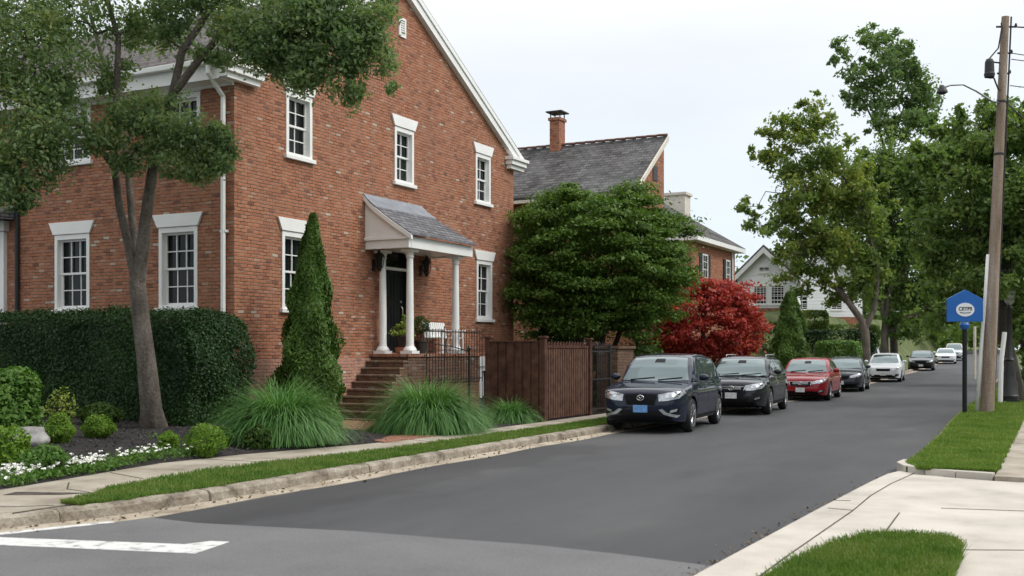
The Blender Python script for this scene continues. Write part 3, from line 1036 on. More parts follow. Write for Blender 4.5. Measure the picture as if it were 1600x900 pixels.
# ================================================================== the brick house
FX, SY = -15.5, 17.4            # street front (x) and side wall (y)
RIDGE_Y, RIDGE_Z, EAVE_Z = 23.72, 11.35, 7.72
BACK_Y = 30.04
TF = lambda u, v, z: (FX + v, u, z)        # front: u = y, v = outwards
TS = lambda u, v, z: (u, SY - v, z)        # side: u = x, v = outwards
house = empty('brick_house', (FX, 23.7, 0), 0, 'big red brick house with white trim and pedimented porch, nearest the street corner', 'house')
HO = Vector(house.location)


def hb(mb, name, mat, parent=None, **k):
    """build under the house: meshes keep world coordinates relative to the house base"""
    par = parent or house
    off = HO
    mb.v = [(v[0] - off.x, v[1] - off.y, v[2] - off.z) for v in mb.v]
    return mb.build(name, mat, par, **k)


def wall_open(mb, T, u0, u1, z0, z1, openings, depth=0.2):
    us = sorted({u0, u1, *[o[0] for o in openings], *[o[1] for o in openings]})
    zs = sorted({z0, z1, *[o[2] for o in openings], *[o[3] for o in openings]})
    for i in range(len(us) - 1):
        for j in range(len(zs) - 1):
            uc, zc = (us[i] + us[i + 1]) / 2, (zs[j] + zs[j + 1]) / 2
            if any(o[0] < uc < o[1] and o[2] < zc < o[3] for o in openings):
                continue
            mb.quad(T(us[i], 0, zs[j]), T(us[i + 1], 0, zs[j]), T(us[i + 1], 0, zs[j + 1]), T(us[i], 0, zs[j + 1]))
    for a, b, c, d in openings:
        for p, q in (((a, c), (b, c)), ((b, c), (b, d)), ((b, d), (a, d)), ((a, d), (a, c))):
            mb.quad(T(p[0], 0, p[1]), T(q[0], 0, q[1]), T(q[0], -depth, q[1]), T(p[0], -depth, p[1]))


W1 = (2.66, 4.38)
W2 = (6.08, 7.5)
f_win = [(19.06, 19.98, *W2), (23.38, 24.28, *W2), (27.62, 28.52, *W2), (18.92, 19.86, *W1), (27.68, 28.62, *W1)]
f_door = (22.82, 24.16, 1.68, 4.4)
f_bsm = (27.85, 28.75, 0.35, 1.26)
s_win = [(-17.6, -16.5, *W1), (-20.84, -19.72, *W1), (-17.5, -16.42, 6.02, 7.22), (-20.78, -19.68, 6.02, 7.22), (-24.4, -23.3, 6.02, 7.22)]
mb = MB()
wall_open(mb, TF, SY, BACK_Y, -0.3, EAVE_Z, f_win + [f_door, f_bsm])
# gable triangle
sl = (RIDGE_Z - EAVE_Z) / (RIDGE_Y - 17.0)
zt = lambda y: EAVE_Z - 0.02 + 0.0 + (RIDGE_Z - 0.16 - EAVE_Z) * (1 - abs(y - RIDGE_Y) / (RIDGE_Y - SY + 0.0))
mb.add([TF(SY, 0, EAVE_Z), TF(BACK_Y, 0, EAVE_Z), TF(RIDGE_Y, 0, RIDGE_Z - 0.12)], [(0, 1, 2)])
mb.quad((FX, BACK_Y, -0.3), (-33, BACK_Y, -0.3), (-33, BACK_Y, EAVE_Z), (FX, BACK_Y, EAVE_Z))
hb(mb, 'front_wall', M['brick'])
mb = MB()
wall_open(mb, TS, -33, FX, -0.3, EAVE_Z - 0.1, s_win)
hb(mb, 'side_wall', M['brick'])
# projecting base course
mb = MB()
for a, b in ((SY - 0.04, 22.3), (25.85, 27.6), (29.0, BACK_Y)):
    mb.tbox(TF, a, b, 0.002, 0.035, -0.3, 1.55)
mb.tbox(TF, 27.6, 29.0, 0.002, 0.035, -0.3, 0.3)
mb.tbox(TS, -33, FX + 0.035, 0.002, 0.035, -0.3, 1.55)
hb(mb, 'base_course', M['brick_base'])


def house_window(T, u0, u1, z0, z1, cols=2, rows=2, lint=True, sill=True, boxed=0.09):
    mb = MB()
    # outer casing flush with the brick, inner sash set back
    for a, b, c, d in ((u0, u0 + boxed, z0, z1), (u1 - boxed, u1, z0, z1), (u0 + boxed, u1 - boxed, z1 - boxed * 1.2, z1), (u0 + boxed, u1 - boxed, z0, z0 + 0.06)):
        mb.tbox(T, a, b, -0.17, 0.022, c, d)
    i0, i1, k0, k1 = u0 + boxed, u1 - boxed, z0 + 0.06, z1 - boxed * 1.2
    zm = (k0 + k1) / 2
    st = 0.045
    for (c, d, v) in ((k0, zm + 0.02, -0.115), (zm - 0.02, k1, -0.085)):
        mb.tbox(T, i0, i0 + st, v - 0.035, v, c, d)
        mb.tbox(T, i1 - st, i1, v - 0.035, v, c, d)
        mb.tbox(T, i0 + st, i1 - st, v - 0.035, v, c, c + st)
        mb.tbox(T, i0 + st, i1 - st, v - 0.035, v, d - st, d)
        for k in range(1, cols):
            u = i0 + st + (i1 - i0 - 2 * st) * k / cols
            mb.tbox(T, u - 0.011, u + 0.011, v - 0.032, v - 0.004, c + st, d - st)
        for k in range(1, rows):
            z = c + st + (d - c - 2 * st) * k / rows
            mb.tbox(T, i0 + st, i1 - st, v - 0.03, v - 0.006, z - 0.011, z + 0.011)
    w = hb(mb, 'window', M['white'])
    g = MB()
    g.tbox(T, i0, i1, -0.16, -0.14, k0, k1)
    hb(g, 'pane', M['glass'], w)
    if lint:
        l = MB()
        l.prism([T(u0 - 0.03, 0.002, z1 + 0.01), T(u1 + 0.03, 0.002, z1 + 0.01), T(u1 + 0.17, 0.002, z1 + 0.29), T(u0 - 0.17, 0.002, z1 + 0.29)], Vector(T(0, 0.05, 0)) - Vector(T(0, 0, 0)))
        hb(l, 'lintel', M['white'], w, bevel=0.006)
    if sill:
        s = MB()
        s.tbox(T, u0 - 0.07, u1 + 0.07, -0.02, 0.085, z0 - 0.085, z0 + 0.004)
        hb(s, 'sill', M['white'], w, bevel=0.008)
    return w


for a in f_win:
    house_window(TF, *a, cols=2 if True else 3)
for a in s_win:
    house_window(TS, *a, cols=3)
# basement opening under a white block lintel
mb = MB()
mb.tbox(TF, 27.85, 27.97, -0.17, 0.03, 0.35, 1.26)
mb.tbox(TF, 28.6, 28.75, -0.17, 0.03, 0.35, 1.26)
mb.tbox(TF, 27.97, 28.6, -0.17, 0.03, 1.14, 1.26)
mb.tbox(TF, 28.26, 28.31, -0.14, -0.1, 0.35, 1.14)
w = hb(mb, 'window', M['white'])
g = MB()
g.tbox(TF, 27.97, 28.6, -0.17, -0.15, 0.35, 1.14)
hb(g, 'pane', M['glass'], w)
l = MB()
l.tbox(TF, 27.6, 29.0, 0.002, 0.07, 1.265, 1.56)
hb(l, 'lintel', M['white'], w, bevel=0.01)

# roof: two slopes with thickness, wide white eaves, rake boards
mb = MB()
RX0, RX1 = -33.0, FX + 0.16
for sgn in (-1, 1):
    ye = RIDGE_Y + sgn * (RIDGE_Y - 16.92)
    a = [Vector((RX0, ye, EAVE_Z + 0.02)), Vector((RX1, ye, EAVE_Z + 0.02)), Vector((RX1, RIDGE_Y, RIDGE_Z + 0.06)), Vector((RX0, RIDGE_Y, RIDGE_Z + 0.06))]
    mb.prism(a, (0, 0, -0.07))
rf = hb(mb, 'roof', M['shingle'])
mb = MB()
for sgn in (-1, 1):
    ye = RIDGE_Y + sgn * (RIDGE_Y - 16.95)
    for x0, x1, dz0, dz1 in ((FX + 0.003, FX + 0.15, -0.05, -0.36), (FX + 0.155, FX + 0.185, 0.0, -0.14)):
        mb.prism([Vector((x0, ye, EAVE_Z - 0.03 + dz0)), Vector((x0, RIDGE_Y, RIDGE_Z + 0.01 + dz0)), Vector((x0, RIDGE_Y, RIDGE_Z + 0.01 + dz1)), Vector((x0, ye, EAVE_Z - 0.03 + dz1))], (x1 - x0, 0, 0))
hb(mb, 'rake_board', M['white'])
# eave box: soffit, frieze, gutter
mb = MB()
mb.box(-33, FX + 0.0, 16.98, 17.392, 7.30, 7.36)
mb.box(-33, FX + 0.0, 17.34, 17.396, 6.98 + 0.27, 7.30)
mb.box(-33, FX + 0.0, 16.95, 17.0, 7.30, 7.66)
hb(mb, 'soffit', M['white'])
mb = MB()
mb.box(-33, FX + 0.1, 16.80, 16.945, 7.58, 7.70)
hb(mb, 'gutter', M['white'], bevel=0.02)
# stepped cornice returns at both foot ends of the gable
for y0, y1, zz in ((16.9, 18.15, 7.32), (29.45, 30.55, 7.32)):
    mb = MB()
    mb.box(FX + 0.002, FX + 0.16, y0 + 0.12, y1 - 0.12, zz, zz + 0.12)
    mb.box(FX + 0.002, FX + 0.24, y0 + 0.06, y1 - 0.06, zz + 0.121, zz + 0.26)
    mb.box(FX + 0.002, FX + 0.30, y0, y1, zz + 0.261, zz + 0.36)
    hb(mb, 'cornice', M['white'], bevel=0.008)
mb = MB()
px_, py_ = -15.72, SY - 0.09
mb.tube([(px_, 16.87, 7.56), (px_, 16.87, 7.42), (px_, 17.1, 7.2), (px_, py_, 7.02), (px_, py_, 6.8), (px_, py_, 0.25)], 0.052, 10)
for z in (2.0, 4.2, 6.3):
    mb.box(px_ - 0.075, px_ + 0.075, py_ - 0.02, SY, z, z + 0.05)
hb(mb, 'downspout', M['white'], smooth=False)
mb = MB()
mb.tube([(-22.05, SY - 0.07, 7.2), (-22.05, SY - 0.07, 0.2)], 0.055, 8)
hb(mb, 'downspout', M['black'])
# louvred vent near the ridge
mb = MB()
mb.tbox(TF, 23.56, 23.62, 0.003, 0.04, 9.85, 10.35)
mb.tbox(TF, 23.82, 23.88, 0.003, 0.04, 9.85, 10.35)
mb.tbox(TF, 23.62, 23.82, 0.003, 0.04, 10.29, 10.35)
mb.tbox(TF, 23.62, 23.82, 0.003, 0.04, 9.85, 9.91)
for k in range(6):
    mb.tbox(TF, 23.62, 23.82, 0.003, 0.025, 9.93 + 0.06 * k, 9.965 + 0.06 * k)
hb(mb, 'vent', M['white'])
# side entrance at the far left, half behind the tree
mb = MB()
mb.tbox(TS, -22.62, -22.48, 0.002, 0.1, 0.3, 4.55)
mb.tbox(TS, -24.2, -24.06, 0.002, 0.1, 0.3, 4.55)
mb.tbox(TS, -24.3, -22.4, 0.002, 0.16, 4.56, 4.8)
sdr = hb(mb, 'side_door', M['white'])
mb = MB()
mb.tbox(TS, -24.05, -22.63, 0.002, 0.03, 0.3, 4.5)
hb(mb, 'door_leaf', M['door'], sdr)
mb = MB()
mb.prism([TS(-24.5, 0.002, 5.15), TS(-24.5, 0.75, 4.83), TS(-24.5, 0.75, 4.78), TS(-24.5, 0.002, 4.82)], (2.4, 0, 0))
hb(mb, 'hood', M['slate_porch'], sdr)

# ---- porch
PX = -14.35
mb = MB()
# concave lean-to roof, its upper edge flashed to the wall
prof = []
for k in range(9):
    t = k / 8
    x = FX + 0.003 + (PX + 0.24 - FX) * t
    z = 5.58 - (5.58 - 4.56) * (t ** 0.82)
    prof.append((x, z, t))
yl0, yr0 = 22.02, 25.22
vs, fs = [], []
for x, z, t in prof:
    r = yr0 - 0.55 * (1 - t) ** 1.3
    l = yl0 + 0.02 * (1 - t)
    vs += [(x, l, z), (x, r, z), (x, l, z - 0.05), (x, r, z - 0.05)]
for k in range(8):
    a, b = 4 * k, 4 * k + 4
    fs += [(a, a + 1, b + 1, b), (a + 2, b + 2, b + 3, a + 3), (a, b, b + 2, a + 2), (a + 1, a + 3, b + 3, b + 1)]
fs += [(0, 2, 3, 1), (32, 33, 35, 34)]
mb.add(vs, fs)
porch_roof = hb(mb, 'porch_roof', M['slate_porch'])
mb = MB()
mb.v, mb.f = [], []
vs, fs = [], []
for k in range(4):
    x, z, t = prof[k]
    t2 = k / 3 * 0.26
    x = FX + 0.003 + (PX + 0.24 - FX) * t2
    z = 5.58 - 1.02 * (t2 ** 0.82) + 0.014
    r = yr0 - 0.55 * (1 - t2) ** 1.3 + 0.012
    vs += [(x, yl0 - 0.012, z), (x, r, z), (x, yl0 - 0.012, z - 0.012), (x, r, z - 0.012)]
for k in range(3):
    a, b = 4 * k, 4 * k + 4
    fs += [(a, a + 1, b + 1, b), (a + 2, b + 2, b + 3, a + 3), (a, b, b + 2, a + 2), (a + 1, a + 3, b + 3, b + 1)]
fs += [(0, 2, 3, 1), (12, 13, 15, 14)]
mb.add(vs, fs)
hb(mb, 'flashing', M['lead'], porch_roof)
# white cheek and fascia
mb = MB()
for y in (22.08, 24.6):
    if y > 24:
        continue
    cheek = [Vector((x, y, z - 0.06)) for x, z, t in prof[:-1]] + [Vector((PX + 0.12, y, 4.5)), Vector((FX + 0.003, y, 4.5))]
    mb.prism(cheek, (0, 0.05, 0))
mb.box(FX + 0.003, PX + 0.12, 22.09, 22.2, 4.22, 4.499)
mb.box(FX + 0.003, PX + 0.15, 22.04, 22.079, 4.43, 4.50)
mb.box(PX - 0.02, PX + 0.13, 22.2, 25.2, 4.22, 4.50)
mb.box(FX + 0.003, PX - 0.02, 25.05, 25.19, 4.22, 4.499)
mb.box(FX + 0.003, PX - 0.021, 22.2, 25.05, 4.26, 4.3)
hb(mb, 'porch_fascia', M['white'], porch_roof, bevel=0.006)
mb = MB()
rk = [Vector((x, 22.0, z)) for x, z, t in prof]
mb.prism([p + Vector((0, 0, -0.03)) for p in rk] + [p + Vector((0, 0, -0.15)) for p in rk[::-1]], (0, 0.075, 0))
hb(mb, 'porch_rake', M['white'], porch_roof)


def column(x, y, half=False, z0=1.66, z1=4.22):
    mb = MB()
    r = 0.096
    mb.box(x - 0.17, x + 0.17, y - 0.17, y + 0.17, z0, z0 + 0.07)
    pr = [(0.165, z0 + 0.071), (0.17, z0 + 0.10), (0.15, z0 + 0.13), (0.14, z0 + 0.15), (r + 0.012, z0 + 0.18), (r, z0 + 0.25), (r * 0.99, z0 + 0.9), (r * 0.83, z1 - 0.28), (r * 0.82, z1 - 0.22), (r * 1.02, z1 - 0.20), (r * 1.02, z1 - 0.17), (r * 0.9, z1 - 0.15), (r * 1.05, z1 - 0.10), (r * 1.3, z1 - 0.065)]
    mb.lathe(pr, (x, y, 0), 22)
    mb.box(x - 0.16, x + 0.16, y - 0.16, y + 0.16, z1 - 0.064, z1 - 0.002)
    return hb(mb, 'column', M['white'], smooth=False)


for x, y in ((-14.5, 22.56), (-14.5, 24.78), (-15.3, 22.56)):
    shade_auto(column(x, y))
# porch floor on a brick base, stone edge
mb = MB()
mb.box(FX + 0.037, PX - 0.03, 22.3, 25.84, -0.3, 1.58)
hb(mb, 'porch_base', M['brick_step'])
mb = MB()
mb.box(FX + 0.003, PX, 22.26, 25.86, 1.581, 1.66)
hb(mb, 'porch_floor', M['paver'], bevel=0.01)
# steps run down along the wall
mb = MB()
NS = 9
tr_ = MB()
for k in range(NS):
    z1 = 1.66 - (k + 1) * 0.166
    y1 = 22.26 - k * 0.19
    xo = PX - 0.02 + 0.02 * k
    mb.box(FX + 0.037, xo, y1 - 0.19, y1 - 0.002, -0.3, z1 - 0.045)
    tr_.box(FX + 0.037, xo + 0.015, y1 - 0.215, y1 - 0.002, z1 - 0.043, z1)
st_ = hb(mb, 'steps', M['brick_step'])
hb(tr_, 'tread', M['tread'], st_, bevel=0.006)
# door set back in a dark reveal
mb = MB()
mb.tbox(TF, 22.82, 22.98, -0.17, -0.02, 1.66, 4.4)
mb.tbox(TF, 24.0, 24.16, -0.17, -0.02, 1.66, 4.4)
mb.tbox(TF, 22.98, 24.0, -0.17, -0.05, 4.34, 4.4)
hb(mb, 'door_frame', M['door'])
mb = MB()
mb.tbox(TF, 22.98, 24.0, -0.16, -0.03, 3.80, 3.87)
mb.prism([TF(22.98, -0.05, 4.22), TF(23.2, -0.05, 4.30), TF(23.49, -0.05, 4.33), TF(23.8, -0.05, 4.30), TF(24.0, -0.05, 4.22), TF(24.0, -0.05, 4.34), TF(22.98, -0.05, 4.34)], (0.02, 0, 0))
hb(mb, 'transom', M['white'])
mb = MB()
mb.tbox(TF, 22.98, 24.0, -0.19, -0.13, 1.67, 3.80)
for a, b, c, d in ((23.08, 23.44, 3.05, 3.7), (23.54, 23.9, 3.05, 3.7), (23.08, 23.44, 1.85, 2.9), (23.54, 23.9, 1.85, 2.9)):
    for e, f, g2, h2 in ((a, b, c, c + 0.03), (a, b, d - 0.03, d), (a, a + 0.03, c + 0.03, d - 0.03), (b - 0.03, b, c + 0.03, d - 0.03)):
        mb.tbox(TF, e, f, -0.13, -0.115, g2, h2)
dr = hb(mb, 'front_door', M['door'])
mb = MB()
mb.tbox(TF, 22.98, 24.0, -0.19, -0.15, 3.87, 4.34)
hb(mb, 'fanlight', M['glass'])
mb = MB()
mb.tube([TF(23.86, -0.1, 2.55), TF(23.86, -0.06, 2.62), TF(23.86, -0.06, 2.82), TF(23.86, -0.1, 2.88)], 0.016, 8)
mb.lathe([(0.03, 0.0), (0.03, 0.03), (0.015, 0.035)], TF(23.86, -0.128, 3.0), 10, 'X')
hb(mb, 'door_handle', M['brass'], dr)


def lantern(y):
    mb = MB()
    cx_, z = FX + 0.2, 3.72
    mb.box(FX + 0.002, FX + 0.03, y - 0.05, y + 0.05, z + 0.0, z + 0.28)
    mb.tube([(FX + 0.03, y, z + 0.2), (FX + 0.1, y, z + 0.12), (cx_, y, z + 0.06)], 0.012, 6)
    for dx, dy in ((-1, -1), (-1, 1), (1, 1), (1, -1)):
        mb.tube([(cx_ + dx * 0.06, y + dy * 0.06, z + 0.1), (cx_ + dx * 0.085, y + dy * 0.085, z + 0.34)], 0.009, 5)
    mb.lathe([(0.03, z - 0.02), (0.06, z + 0.06), (0.1, z + 0.1)], (cx_, y, 0), 10)
    mb.lathe([(0.13, z + 0.34), (0.1, z + 0.4), (0.045, z + 0.46), (0.02, z + 0.54)], (cx_, y, 0), 10)
    o = hb(mb, 'wall_lantern', M['black'])
    g = MB()
    g.lathe([(0.06, z + 0.101), (0.08, z + 0.339)], (cx_, y, 0), 8)
    hb(g, 'lantern_glass', M['glass'], o)


lantern(22.42)
lantern(24.62)
# iron railing along the porch edge and down beside it
mb = MB()
rx = PX + 0.06
ya, yb, zt_ = 23.0, 25.84, 2.22
mb.tube([(rx, ya, zt_), (rx, yb, zt_)], 0.014, 6)
mb.tube([(rx, ya, 1.0), (rx, yb, 1.0)], 0.012, 6)
mb.tube([(rx, ya, 1.75), (rx, yb, 1.75)], 0.010, 6)
k = 0
y = ya
while y <= yb + 0.01:
    top = zt_ + (0.14 if k % 6 == 0 else 0.07)
    mb.tube([(rx, y, 0.9), (rx, y, top)], 0.013 if k % 6 == 0 else 0.0085, 5)
    y += 0.142
    k += 1
mb.tube([(rx + 0.3, 24.6, 0.1), (rx + 0.3, 24.6, 1.75)], 0.032, 8)
mb.lathe([(0.05, 1.75), (0.055, 1.8), (0.02, 1.87)], (rx + 0.3, 24.6, 0), 8)
mb.tube([(rx + 0.3, 24.6, 1.72), (rx + 0.1, 24.0, 1.85), (rx + 0.05, 23.3, 1.9)], 0.014, 6)
for a in (ya, (ya + yb) / 2, yb):
    mb.tube([(rx, a, 1.0), (PX - 0.03, a, 1.0)], 0.01, 5)
    mb.tube([(rx, a, 1.62), (PX - 0.01, a, 1.62)], 0.01, 5)
hb(mb, 'railing', M['black'])

# ---- things on the porch
po = empty('planter', (-14.95, 22.98, 1.66), 0, 'two tone pot of lime green leaves by the front door', 'planter')
mb = MB()
mb.lathe([(0.17, 0.0), (0.215, 0.02), (0.225, 0.16)], n=18)
shade_auto(mb.build('saucer', M['terracotta'], po))
mb = MB()
mb.lathe([(0.16, 0.161), (0.225, 0.40), (0.24, 0.42), (0.24, 0.46), (0.2, 0.46)], n=18)
shade_auto(mb.build('pot', M['pot_dark'], po))
p, _ = blob_points((0, 0, 0.58), (0.27, 0.27, 0.2), 700, 26)
p2, _ = blob_points((0, 0.03, 0.85), (0.06, 0.06, 0.16), 60, 6)
mesh_np('foliage', leaves(np.concatenate([p, p2]), 0.075, 0.6, 0.7), 4, M['leaf_lime'], po)

tp = empty('topiary', (-15.15, 24.1, 1.66), 0, 'small dark clipped ball plant in a pot behind the porch column', 'plant')
mb = MB()
mb.lathe([(0.12, 0.0), (0.16, 0.28), (0.18, 0.30), (0.18, 0.34)], n=14)
shade_auto(mb.build('pot', M['pot_dark'], tp))
mb = MB()
mb.tube([(0, 0, 0.34), (0.01, 0, 0.6)], 0.02, 6)
mb.build('stem', M['bark_dark'], tp)
d = rng.normal(size=(900, 3))
d /= np.linalg.norm(d, axis=1)[:, None]
p = d * (0.17 + 0.08 * rng.random(900))[:, None] + np.array([0, 0, 0.75])
mesh_np('foliage', leaves(p, 0.05, 0.3, 0.5, center=(0, 0, 0.75), outw=0.9), 4, M['leaf_dark'], tp)

bn = empty('porch_bench', (-14.95, 24.95, 1.66), 0, 'white slatted garden bench on the porch behind the railing', 'bench')
mb = MB()
for k in range(5):
    mb.box(-0.25 + 0.11 * k, -0.16 + 0.11 * k, -0.6, 0.56, 0.40, 0.425)
mb.build('seat', M['white'], bn, bevel=0.004)
mb = MB()
for k in range(11):
    y = -0.58 + 0.105 * k
    mb.prism([Vector((-0.27, y, 0.43)), Vector((-0.25, y, 0.43)), Vector((-0.34, y, 0.83)), Vector((-0.36, y, 0.83))], (0, 0.085, 0))
mb.box(-0.39, -0.36, -0.6, 0.58, 0.70, 0.78)
mb.build('backrest', M['white'], bn)
for sx in (-0.25, 0.25):
    for sy in (-0.56, 0.5):
        mb = MB()
        mb.box(sx - 0.03, sx + 0.03, sy, sy + 0.06, 0.0, 0.397 if sx < 0 else 0.6)
        mb.build('leg', M['white'], bn)
for sy in (-0.57, 0.49):
    mb = MB()
    mb.box(-0.3, 0.34, sy, sy + 0.08, 0.601, 0.63)
    mb.build('armrest', M['white'], bn)

# ================================================================== fence, gate and pier
def post(mb, x, y, z0, z1, w=0.07):
    mb.box(x - w, x + w, y - w, y + w, z0, z1)
    mb.box(x - w - 0.025, x + w + 0.025, y - w - 0.025, y + w + 0.025, z1 + 0.001, z1 + 0.05)


fa = Vector((-10.72, 22.25, 0))
fb = Vector((-12.12, 22.35, 0))
fc = Vector((-10.72, 24.85, 0))
fe = empty('board_fence', fa, 0, 'dark brown wooden fence of wide vertical boards beside the brick house', 'fence')
mb = MB()
n = 6
for k in range(n):
    x0 = fb.x - fa.x + 0.08 + k * 0.212
    mb.box(x0, x0 + 0.165, -0.06, -0.035, 0.16, 1.93)
    mb.box(x0 + 0.15, x0 + 0.225, -0.034, -0.014, 0.16, 1.93)
mb.build('board', M['wood'], fe)
for y0, z0, z1 in ((-0.013, 0.35, 0.45), (-0.013, 1.6, 1.7), (-0.08, 1.931, 1.965)):
    mb = MB()
    mb.box(fb.x - fa.x, -0.08, y0, 0.05, z0, z1)
    mb.build('rail', M['wood'], fe)
for x in (0.0, fb.x - fa.x):
    mb = MB()
    post(mb, x, 0, 0.0, 2.02)
    mb.build('post', M['wood'], fe, bevel=0.008)
# the run that goes back to the house
mb = MB()
for k in range(26):
    mb.box(fb.x - fa.x - 0.012, fb.x - fa.x + 0.012, 0.1 + 0.21 * k, 0.1 + 0.21 * k + 0.19, 0.16, 1.93)
mb.build('return_board', M['wood'], fe)

fp = empty('picket_fence', (fc.x, (fa.y + fc.y) / 2, 0), 0, 'brown picket fence with narrow pickets and scalloped lattice top along the sidewalk', 'fence')
mb = MB()
y = fa.y - fp.location.y + 0.12
k = 0
while y < fc.y - fp.location.y - 0.1:
    mb.box(0.0, 0.022, y, y + 0.085, 0.18, 1.80)
    y += 0.128
    k += 1
mb.build('picket', M['cedar'], fp)
mb = MB()
L = (fc.y - fa.y) / 2 - 0.08
mb.box(-0.05, -0.001, -L, L, 0.3, 0.39)
mb.build('rail', M['wood'], fp)
mb = MB()
mb.box(-0.05, -0.001, -L, L, 1.5, 1.59)
mb.build('rail', M['wood'], fp)
mb = MB()
mb.box(-0.05, 0.04, -L, L, 1.801, 1.86)
for k in range(15):
    yy = -L + 2 * L * (k + 0.5) / 15
    mb.tube([(0.0, yy - 0.08, 1.86), (0.0, yy, 1.94), (0.0, yy + 0.08, 1.86)], 0.014, 5)
mb.build('lattice_top', M['wood'], fp)
mb = MB()
post(mb, 0, L + 0.08, 0.0, 2.0)
mb.build('post', M['wood'], fp, bevel=0.008)

ga = empty('iron_gate', (-10.72, 25.6, 0), 0, 'black wrought iron gate between wooden fence and brick pier', 'gate')
mb = MB()
for k in range(11):
    y = -0.6 + 0.12 * k
    mb.tube([(0, y, 0.12), (0, y, 1.86)], 0.011, 6)
    mb.lathe([(0.02, 1.86), (0.012, 1.9), (0.001, 1.95)], (0, y, 0), 6)
mb.build('bar', M['black'], ga)
mb = MB()
for z in (0.25, 1.0, 1.7):
    mb.box(-0.02, 0.02, -0.62, 0.64, z, z + 0.035)
mb.box(-0.03, 0.03, 0.6, 0.66, 0, 1.9)
mb.box(-0.03, 0.03, -0.66, -0.6, 0, 1.9)
mb.build('frame', M['black'], ga)
pr = empty('brick_pier', (-10.95, 26.9, 0), 0, 'low red brick pier and wall between the iron gate and dark shrubs', 'wall')
mb = MB()
mb.box(-0.3, 0.3, -0.3, 0.85, -0.05, 1.78)
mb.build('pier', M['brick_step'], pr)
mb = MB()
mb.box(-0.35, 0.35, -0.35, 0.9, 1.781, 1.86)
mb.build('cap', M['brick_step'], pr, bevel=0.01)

# ================================================================== neighbouring houses
def box_window(parent, T, u0, u1, z0, z1, cols=2, rows=4, frame=None, off=(0, 0, 0), shutters=False):
    mb = MB()
    o = Vector(off)
    TT = lambda u, v, z: tuple(Vector(T(u, v, z)) - o)
    f = 0.08
    for a, b, c, d in ((u0, u0 + f, z0, z1), (u1 - f, u1, z0, z1), (u0 + f, u1 - f, z1 - f, z1), (u0 + f, u1 - f, z0, z0 + f)):
        mb.tbox(TT, a, b, 0.003, 0.06, c, d)
    for k in range(1, cols):
        u = u0 + (u1 - u0) * k / cols
        mb.tbox(TT, u - 0.015, u + 0.015, 0.02, 0.045, z0 + f, z1 - f)
    for k in range(1, rows):
        z = z0 + (z1 - z0) * k / rows
        mb.tbox(TT, u0 + f, u1 - f, 0.02, 0.045, z - 0.015, z + 0.015)
    mb.tbox(TT, u0 - 0.05, u1 + 0.05, 0.003, 0.1, z0 - 0.08, z0 - 0.002)
    w = mb.build('window', frame or M['white'], parent)
    g = MB()
    g.tbox(TT, u0 + f, u1 - f, 0.003, 0.018, z0 + f, z1 - f)
    g.build('pane', M['glass'], w)
    if shutters:
        for a, b in ((u0 - 0.45, u0 - 0.04), (u1 + 0.04, u1 + 0.45)):
            s = MB()
            s.tbox(TT, a, b, 0.003, 0.05, z0, z1)
            s.build('shutter', M['black'], w)
    return w


# slate-roofed house
h2 = empty('slate_house', (-15.0, 40.5, 0), 0, 'brick house with long weathered slate roof and one brick chimney', 'house')
o2 = Vector(h2.location)
A2, B2, E2, RZ2 = 38.9, 42.55, 7.85, 10.55
mb = MB()
mb.prism([Vector((-15, A2 + 0.3, 0)) - o2, Vector((-15, B2, 0)) - o2, Vector((-15, B2, RZ2 - 0.1)) - o2, Vector((-15, A2 + 0.3, E2 + 0.1)) - o2], (-20, 0, 0))
mb.build('wall', M['brick_far'], h2)
mb = MB()
mb.prism([Vector((-14.85, A2 - 0.1, E2)) - o2, Vector((-14.85, B2 + 0.1, RZ2)) - o2, Vector((-14.85, B2 + 0.1, RZ2 - 0.14)) - o2, Vector((-14.85, A2 - 0.1, E2 - 0.14)) - o2], (-20.2, 0, 0))
rf = mb.build('roof', M['slate'], h2)
mb = MB()
for k in range(44):
    x = -14.85 - 0.46 * k
    mb.tube([Vector((x, B2, RZ2 + 0.03)) - o2, Vector((x - 0.44, B2, RZ2 + 0.05)) - o2], [0.06, 0.05], 7)
mb.build('ridge_tile', M['ridge'], rf)
mb = MB()
mb.prism([Vector((-14.84, A2 - 0.15, E2 - 0.02)) - o2, Vector((-14.84, B2, RZ2 - 0.02)) - o2, Vector((-14.84, B2, RZ2 - 0.22)) - o2, Vector((-14.84, A2 - 0.15, E2 - 0.24)) - o2], (0.06, 0, 0))
mb.box(-20.2, -0.05 + 0.0, A2 - 0.28 - o2.y, A2 - 0.12 - o2.y, E2 - 0.26, E2 - 0.14)
mb.build('rake_board', M['cream'], h2)
mb = MB()
mb.box(-20.05 - o2.x, -19.6 - o2.x, B2 - 0.3 - o2.y, B2 + 0.3 - o2.y, RZ2 - 0.4, 11.6)
mb.box(-20.1 - o2.x, -19.55 - o2.x, B2 - 0.36 - o2.y, B2 + 0.36 - o2.y, 11.601, 11.72)
ch = mb.build('chimney', M['brick_far'], rf)
mb = MB()
for dx, dy in ((-0.22, -0.22), (0.22, -0.22), (0.22, 0.22), (-0.22, 0.22)):
    mb.box(-19.82 + dx - 0.02 - o2.x, -19.82 + dx + 0.02 - o2.x, B2 + dy - 0.02 - o2.y, B2 + dy + 0.02 - o2.y, 11.721, 11.95)
mb.box(-20.2 - o2.x, -19.45 - o2.x, B2 - 0.4 - o2.y, B2 + 0.4 - o2.y, 11.951, 12.0)
mb.build('chimney_cap', M['black'], h2)
mb = MB()
